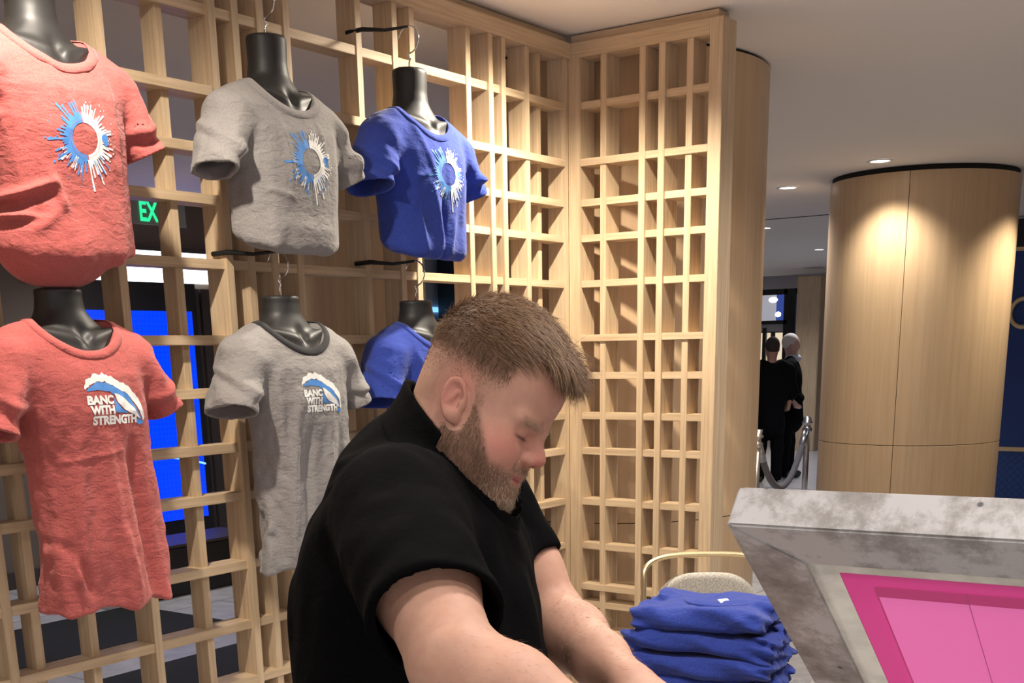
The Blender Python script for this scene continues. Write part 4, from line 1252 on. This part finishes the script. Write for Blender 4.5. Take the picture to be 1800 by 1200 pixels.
def obox(name, u0, u1, v0, v1, w0, w1, m, parent, bev=.0015, sub=0):
    bm = bmesh.new(); box(bm, (u0, v0, w0), (u1, v1, w1), bev)
    o = bm_obj(name, bm, m, parent)
    Mx = Matrix([list(E1) + [0], list(E2) + [0], list(EM) + [0], [0, 0, 0, 1]]).transposed()
    Mx.translation = Vector(fp(0, 0, 0)); o.data.transform(Mx)
    if Mx.determinant() < 0: o.data.flip_normals()
    return o
# mitred frame members
def member(pts, nm):
    V = [fp(u, v, 0) for u, v in pts] + [fp(u, v, FT) for u, v in pts]
    F = [(0, 1, 2, 3), (7, 6, 5, 4)] + [(i, i + 4, (i + 1) % 4 + 4, (i + 1) % 4) for i in range(4)]
    o = pts_mesh(nm, V, F, m_alu, scr, False)
    bm = bmesh.new(); bm.from_mesh(o.data); bmesh.ops.recalc_face_normals(bm, faces=bm.faces)
    bmesh.ops.bevel(bm, geom=bm.edges[:], offset=.0018, segments=2, affect='EDGES'); bm.to_mesh(o.data); bm.free()
e = .0001
member([(0, 0), (FW, 0), (FW - FB, FB), (FB, FB)], 'frame_bar')
member([(0, e), (0, FL), (FB - e, FL - FB), (FB - e, FB)], 'frame_bar')
member([(0, FL + e), (FW, FL + e), (FW - FB, FL - FB + e), (FB, FL - FB + e)], 'frame_bar')
member([(FW, e), (FW, FL), (FW - FB + e, FL - FB), (FW - FB + e, FB)], 'frame_bar')
m_tape = mat('cream_emulsion_edge', (.66, .64, .57), .6)
nt2 = N(m_tape, 'ShaderNodeTexNoise'); nt2.inputs['Scale'].default_value = 30; nt2.inputs['Detail'].default_value = 6
rt2 = ramp(m_tape, [(.35, (.44, .425, .37)), (.6, (.72, .70, .63))]); tt2 = N(m_tape, 'ShaderNodeTexCoord')
L(m_tape, tt2.outputs['Object'], nt2.inputs[0]); L(m_tape, nt2.outputs[0], rt2.inputs[0]); L(m_tape, rt2.outputs[0], m_tape.node_tree.nodes['Principled BSDF'].inputs['Base Color'])
def ring(nm, a, b, w, m):
    (u0, u1, v0, v1), (p0, p1, q0, q1) = a, b
    o4 = [(u0, v0), (u1, v0), (u1, v1), (u0, v1)]; i4 = [(p0, q0), (p1, q0), (p1, q1), (p0, q1)]
    V = [fp(u, v, w) for u, v in o4 + i4]
    return pts_mesh(nm, V, [(k, (k + 1) % 4, (k + 1) % 4 + 4, k + 4) for k in range(4)], m, scr, False)
ring('mesh_border', (FB - .002, FW - FB + .002, FB - .002, FL - FB + .002), (.074, FW - .074, .062, FL - .072), .0012, m_tape)
m_pink1 = mat('magenta_emulsion', (.74, .07, .33), .4)
m_pink2 = mat('pink_mesh', (.84, .22, .52), .5)
def rrect(u0, u1, v0, v1, r, w, nm, m):
    pts = []
    for cx, cy, a0 in ((u1 - r, v1 - r, 0), (u0 + r, v1 - r, 90), (u0 + r, v0 + r, 180), (u1 - r, v0 + r, 270)):
        for k in range(7): a = R(a0 + 15 * k); pts.append((cx + r * math.cos(a), cy + r * math.sin(a)))
    V = [fp(u, v, w) for u, v in pts]; n = len(pts)
    F = [tuple(range(n))]
    return pts_mesh(nm, V, F, m, scr, False)
ring('emulsion', (.0735, FW - .0735, .0615, FL - .0715), (.0965, FW - .0965, .0785, FL - .0905), .0010, m_pink1)
rrect(.096, FW - .096, .078, FL - .09, .002, .0008, 'mesh', m_pink2)
def glow_through(m, col, f):
    # light passes through the thin cloth
    nt_ = m.node_tree; b_ = nt_.nodes['Principled BSDF']; o_ = nt_.nodes['Material Output']
    tr = nt_.nodes.new('ShaderNodeBsdfTranslucent'); tr.inputs[0].default_value = (*col, 1)
    mx = nt_.nodes.new('ShaderNodeMixShader'); mx.inputs[0].default_value = f
    L(m, b_.outputs[0], mx.inputs[1]); L(m, tr.outputs[0], mx.inputs[2]); L(m, mx.outputs[0], o_.inputs[0])
glow_through(m_pink1, (.75, .05, .30), .30); glow_through(m_pink2, (.85, .17, .50), .36); glow_through(m_tape, (.7, .68, .6), .25)
m_pink3 = mat('dark_pink_line', (.74, .14, .42), .4)  # darker pink for the thin line on the mesh
m_pinkm = mat('pink_mesh_band', (.80, .13, .42), .5); glow_through(m_pinkm, (.8, .11, .4), .33)
ring('mesh_band', (.0964, FW - .0964, .0784, FL - .0904), (.0975, FW - .098, .094, FL - .092), .0006, m_pinkm)
for u in (.165,):
    obox('mesh_crease', u, u + .0006, .08, FL - .095, .0002, .0006, m_pink3, scr, 0)
# press: clamp, arm, hub and stand carry the screen
prs = thing('screen_press', 'steel screen-printing press stand with its print board, below the tilted frame', 'press', (-2.55, -2.55, 0))
obox('clamp', .16, FW - .16, FL - .03, FL + .06, FT, FT + .05, m_blackmetal, prs, .004)
obox('arm', .25, .31, FL + .04, FL + .20, FT - .02, FT + .04, m_blackmetal, prs, .004)
hb = fp(.28, FL + .20, 0)
V, F = lathe([(0, 0), (.24, 0), (.24, .03), (.05, .05), (.045, hb[2] - .05), (.10, hb[2] - .03), (.10, hb[2] + .05), (0, hb[2] + .06)], 32, hb[0], hb[1]); pts_mesh('stand', V, F, m_blackmetal, prs)
bm = bmesh.new(); box(bm, (-3.40, -2.31, 1.032), (-2.82, -1.95, 1.056), .006); bm_obj('print_board', bm, mat('print_board_grey', (.3, .3, .3), .6), prs)
bm = bmesh.new(); box(bm, (-3.08, hb[1] - .03, .93), (hb[0], hb[1] + .03, .97), .004); box(bm, (-3.08, hb[1] + .03, .93), (-3.02, -2.10, .97), .004); box(bm, (-3.09, -2.20, .97), (-3.01, -2.08, 1.032), .004); bm_obj('arm', bm, m_blackmetal, prs)

# ------------------------------------------------------------------ chair with a folded pile of blue shirts before it
m_goldm = mat('brushed_gold', (.78, .62, .36), .3, .9)
m_linen = fabric('oatmeal_linen', (.56, .52, .455), (.30, .27, .225), .12, 0.5, 260)
CH = np.array((-.745, -1.00)); cd = nrm((-.82, -.56)); cs = np.array((-cd[1], cd[0]))
def cp(a, b, z): return (CH[0] + cs[0] * a + cd[0] * b, CH[1] + cs[1] * a + cd[1] * b, z)
chr_ = thing('dining_chair', 'linen upholstered chair with a gold hoop back behind the blue shirt pile', 'chair', (CH[0], CH[1], 0))
hoop = []
for i in range(33):
    a = math.pi * i / 32
    hoop.append(cp(-.205 * math.copysign(abs(math.cos(a)) ** .7, math.cos(a)), .03 - .05 * math.sin(a), .885 + .075 * math.sin(a) ** .55))
hoop = [cp(-.205, .05, .45), cp(-.205, .035, .70)] + hoop + [cp(.205, .035, .70), cp(.205, .05, .45)]
V, F = tube(hoop, .0085, 10); pts_mesh('hoop_back', V, F, m_goldm, chr_)
def pad(P):
    q = P - np.array((CH[0], CH[1], 0)); a = q[:, :2] @ cs; b = q[:, :2] @ cd; z = q[:, 2]
    k = (np.abs(a / .178) ** 3.2 + np.abs((z - .70) / .205) ** 2.6) ** (1 / 2.9)
    F = (k - 1) * .15
    return smax(F, np.abs(b - .0 + .25 * a * a * -6 * .0) - .022, .02)
PV, PF = nets(pad, (CH[0] - .25, CH[1] - .25, .45), (CH[0] + .25, CH[1] + .25, .95), .008, 5); np_mesh('backrest', relax(PV, PF, 1), PF, m_linen, chr_)
def seat(P):
    q = P - np.array((CH[0], CH[1], 0)); a = q[:, :2] @ cs; b = q[:, :2] @ cd - .24; z = q[:, 2]
    k = (np.abs(a / .23) ** 3 + np.abs(b / .23) ** 3) ** (1 / 3)
    return smax((k - 1) * .2, np.abs(z - .44) - .04, .03)
PV, PF = nets(seat, (CH[0] - .6, CH[1] - .6, .38), (CH[0] + .3, CH[1] + .3, .50), .01, 5); np_mesh('seat', relax(PV, PF, 1), PF, m_linen, chr_)
for a, b in ((-.19, .06), (.19, .06), (-.18, .42), (.18, .42)):
    V, F = tube([cp(a * 1.08, b + (.03 if b > .2 else -.04), .0), cp(a, b, .42)], [.009, .012], 10); pts_mesh('leg', V, F, m_goldm, chr_)

tb = thing('side_table', 'small table under the folded blue shirts', 'table', (-1.50, -1.38, 0))
TZ = .70
V, F = lathe([(0, TZ - .025), (.30, TZ - .025), (.305, TZ - .012), (.30, TZ), (0, TZ)], 48, -1.50, -1.38); pts_mesh('tabletop', V, F, wood_x, tb)
V, F = lathe([(0, 0), (.18, 0), (.18, .012), (.03, .03), (.022, .05), (.022, TZ - .025), (0, TZ - .025)], 32, -1.50, -1.38); pts_mesh('pedestal', V, F, m_blackmetal, tb)
SC = np.array((-1.490, -1.375)); wd = nrm((.16, -.987)); dp = np.array((-wd[1], wd[0]))   # wd along the pile's long face
zc_ = TZ
m_bluef = fabric('royal_blue_folded', (.030, .055, .29), (.020, .035, .20), .6, 9.1)
LAB = ['topmost folded royal blue shirt of the pile, with a small white tag', 'second folded royal blue shirt from the top of the pile', 'third folded royal blue shirt from the top of the pile',
       'fourth folded royal blue shirt from the top of the pile', 'lowest folded royal blue shirt of the pile, partly below the frame']
spec = [(.215, .150, .056, -.015, .00, 4), (.205, .150, .058, -.01, .00, 3), (.195, .150, .056, .0, -.005, 2), (.190, .145, .054, .005, .0, 1), (.172, .140, .062, .0, .0, 0)]
for i, (hx, hy, th, ox, oy, li) in enumerate(spec):
    zz = zc_ + th / 2
    sdn = 3.7 * i + 1
    def fs(P, zz=zz, hx=hx, hy=hy, th=th, ox=ox, oy=oy, sdn=sdn, i=i):
        q = P[:, :2] - SC; a = q @ wd - ox; b = q @ dp - oy; z = P[:, 2] - zz
        s_ = np.stack([a, b, z], 1)
        z = z + .010 * np.sin(a * 9 + sdn) * .5 + vnoise(s_ * np.array((14, 14, 5)) + sdn) * .012
        r = th * .5
        d = np.stack([np.abs(a) - hx + r, np.abs(b) - hy + r], 1)
        o_ = np.sqrt((np.maximum(d, 0) ** 2).sum(1)) + np.minimum(d.max(1), 0)
        F = np.sqrt(np.maximum(o_, 0) ** 2 + z ** 2) - r * .98
        F = np.where(o_ < 0, np.abs(z) - r * .98, F)
        # fold creases along the front, crumpled ends
        F = F + .0030 * np.exp(-(z / .0022) ** 2) * sstep(hx * .1, hx * .95, np.abs(a)) 
        F = F + vnoise(s_ * np.array((20, 40, 60)) + sdn) * .020 * sstep(hx * .4, hx, np.abs(a)) + vnoise(s_ * np.array((45, 45, 45)) + sdn) * .004 + vnoise(s_ * np.array((10, 26, 40)) + sdn * 2) * .010 + .0016 * np.sin(a * 70 - b * 25 + 60 * z + sdn + 3 * np.sin(a * 11 + sdn)) * sstep(-.2, .2, vnoise(s_ * 9 + sdn))
        F = F + .0060 * np.sin(a * 60 + b * 40 + sdn + 4 * z / .02) * sstep(hx * .55, hx, np.abs(a))
        F = F - .003 * np.sin(a * 35 + z * 120 + sdn) * np.exp(-((np.abs(b) - hy) / .05) ** 2)
        return F
    lo = (SC[0] - .32, SC[1] - .32, zz - .055); hi = (SC[0] + .32, SC[1] + .32, zz + .055)
    PV, PF = nets(fs, lo, hi, .0045, 6); PV = relax(PV, PF, 1, .4)
    t = thing('folded_shirt', LAB[4 - li] if False else LAB[li and (4 - i) or (4 - i)], 'folded shirt', (SC[0], SC[1], zz - th / 2), 'royal blue shirts folded in a pile')
    np_mesh('body', PV, PF, m_bluef, t)
    if i == 4:
        # neckline rib curve and size tag on the top shirt
        cc_ = []
        for k in range(25):
            a = math.pi * (k / 24) ; pa = .03 + .085 * math.cos(a); pb = -.01 - .075 * math.sin(a)
            xy = SC + wd * pa + dp * pb; cc_.append((xy[0], xy[1], zz + th / 2 + .001))
        V, F = tube(cc_, .006, 8); pts_mesh('collar', V, F, m_bluef, t)
        V = []; xy = SC + wd * .045 + dp * -.02
        bm = bmesh.new(); box(bm, (-.014, -.010, 0), (.014, .010, .0035), .001); o = bm_obj('tag', bm, m_inkw, t)
        o.data.transform(Matrix.Translation((xy[0], xy[1], zz + th / 2 + .003)) @ Matrix.Rotation(-.6, 4, 'Z') @ Matrix.Rotation(.3, 4, 'X'))
    zc_ += th * .98
# crumpled grey cloth beside the pile
def rag(P):
    q = P - np.array((-1.385, -1.60, TZ + .035)); F = ell(q, (0, 0, 0), (.075, .075, .04))
    return F + vnoise(q * 45 + 3) * .022 + vnoise(q * 90) * .008
PV, PF = nets(rag, (-1.5, -1.72, TZ - .01), (-1.27, -1.48, TZ + .11), .005, 5)
tag(np_mesh('crumpled_cloth', PV, PF, m_grey), 'crumpled grey cloth at the right foot of the blue shirt pile', 'cloth')

# ------------------------------------------------------------------ two people in the far hall
m_suit = mat('black_suit', (.003, .003, .004), .9, spec=.1)
m_skin2 = mat('skin_far', (.42, .22, .15), .55); m_skin3 = mat('skin_far_pale', (.62, .38, .30), .55)
m_white = mat('white_hair', (.72, .68, .62), .8); m_dkhair = mat('dark_brown_hair', (.035, .022, .015), .8)
def stander(x, y, face, h, label, skinm, hairm, scarf=None, coat=True):
    f = nrm((*face, 0)); l = np.array((-f[1], f[0], 0)); s = h / 1.75
    def w(a, b, z): return np.array((x, y, 0)) + l * a * s + f * b * s + np.array((0, 0, z * s))
    t = thing('person', label, 'person', (x, y, 0))
    def bd(P):
        F = ell(P, w(0, .01, 1.62), (.078 * s, .098 * s, .125 * s), np.stack([l, f, (0, 0, 1)], 1))
        F = smin(F, ell(P, w(0, .095, 1.60), (.014 * s, .02 * s, .022 * s)), .015)
        F = smin(F, cone(P, w(0, -.01, 1.40), w(0, 0, 1.55), .06 * s, .055 * s), .03)
        for k in (-1, 1):
            F = smin(F, ell(P, w(k * .078, 0, 1.61), (.014 * s, .018 * s, .03 * s)), .008)
            F = smin(F, chain(P, [(*w(k * .19, 0, 1.36), .05), (*w(k * .25, .02, 1.08), .042), (*w(k * .24, .10, .90), .030), (*w(k * .20, .14, .88), .028)], .02), .03)
        F = smin(F, ell(P, w(0, 0, 1.2), (.17 * s, .10 * s, .25 * s), np.stack([l, f, (0, 0, 1)], 1)), .05)
        return F
    V, F = nets(bd, w(0, 0, .85) - (.42, .42, 0), w(0, 0, 1.78) + (.42, .42, 0), .014, 5); np_mesh('body', V, F, skinm, t)
    def ct(P):
        F = ell(P, w(0, 0, 1.18), (.225 * s, .155 * s, .30 * s), np.stack([l, f, (0, 0, 1)], 1))
        F = smin(F, cone(P, w(0, 0, .95), w(0, 0, .72), .17 * s, .19 * s), .06)
        for k in (-1, 1):
            F = smin(F, chain(P, [(*w(k * .12, 0, 1.42), .07), (*w(k * .20, 0, 1.36), .085), (*w(k * .275, .01, 1.10), .07), (*w(k * .22, .13, .97), .055)], .03), .04)
            F = smin(F, chain(P, [(*w(k * .09, 0, .75), .09), (*w(k * .10, .02 * k, .45), .075), (*w(k * .10, .03 * k, .06), .065)], .03), .03)
        F = smax(F, -ell(P, w(0, .02, 1.53), (.07, .07, .09)), .01)
        return smax(F, .03 - P[:, 2], .01)
    V, F = nets(ct, w(0, 0, 0) - (.45, .45, 0), w(0, 0, 1.52) + (.45, .45, 0), .016, 5); np_mesh('suit', V, F, m_suit, t)
    def hr(P):
        F = ell(P, w(0, -.012, 1.655), (.088 * s, .105 * s, .105 * s), np.stack([l, f, (0, 0, 1)], 1))
        F = smax(F, -ell(P, w(0, .10, 1.57), (.10, .10, .115)), .01)
        return smax(F, 1.555 * s - P[:, 2], .01)
    V, F = nets(hr, w(0, 0, 1.5) - (.2, .2, 0), w(0, 0, 1.78) + (.2, .2, 0), .012, 5); np_mesh('hair', V, F, hairm, t)
    for k in (-1, 1):
        V, F = nets(lambda P: smax(ell(P, w(k * .10, .06, .045), (.05, .13, .05), np.stack([l, f, (0, 0, 1)], 1)), .002 - P[:, 2], .004), w(k * .10, .06, -.01) - (.17, .17, 0), w(k * .10, .06, .12) + (.17, .17, 0), .012, 5); np_mesh('shoe', V, F, m_blackmetal, t)
    if scarf:
        V, F = nets(lambda P: smax(ell(P, w(0, .03, 1.46), (.095, .10, .06)), -ell(P, w(0, .0, 1.60), (.07, .08, .12)), .01), w(0, 0, 1.35) - (.2, .2, 0), w(0, 0, 1.6) + (.2, .2, 0), .012, 5); np_mesh('shirt_collar', V, F, scarf, t)
stander(9.70, 3.38, (.75, .55), 1.70, 'dark-haired person in a black suit seen from behind near the ropes', m_skin2, m_dkhair)
stander(10.35, 3.42, (.35, -.94), 1.74, 'white-haired person in black facing right beyond the dark-suited one', m_skin3, m_white, scarf=mat('striped_scarf', (.6, .6, .68), .8))
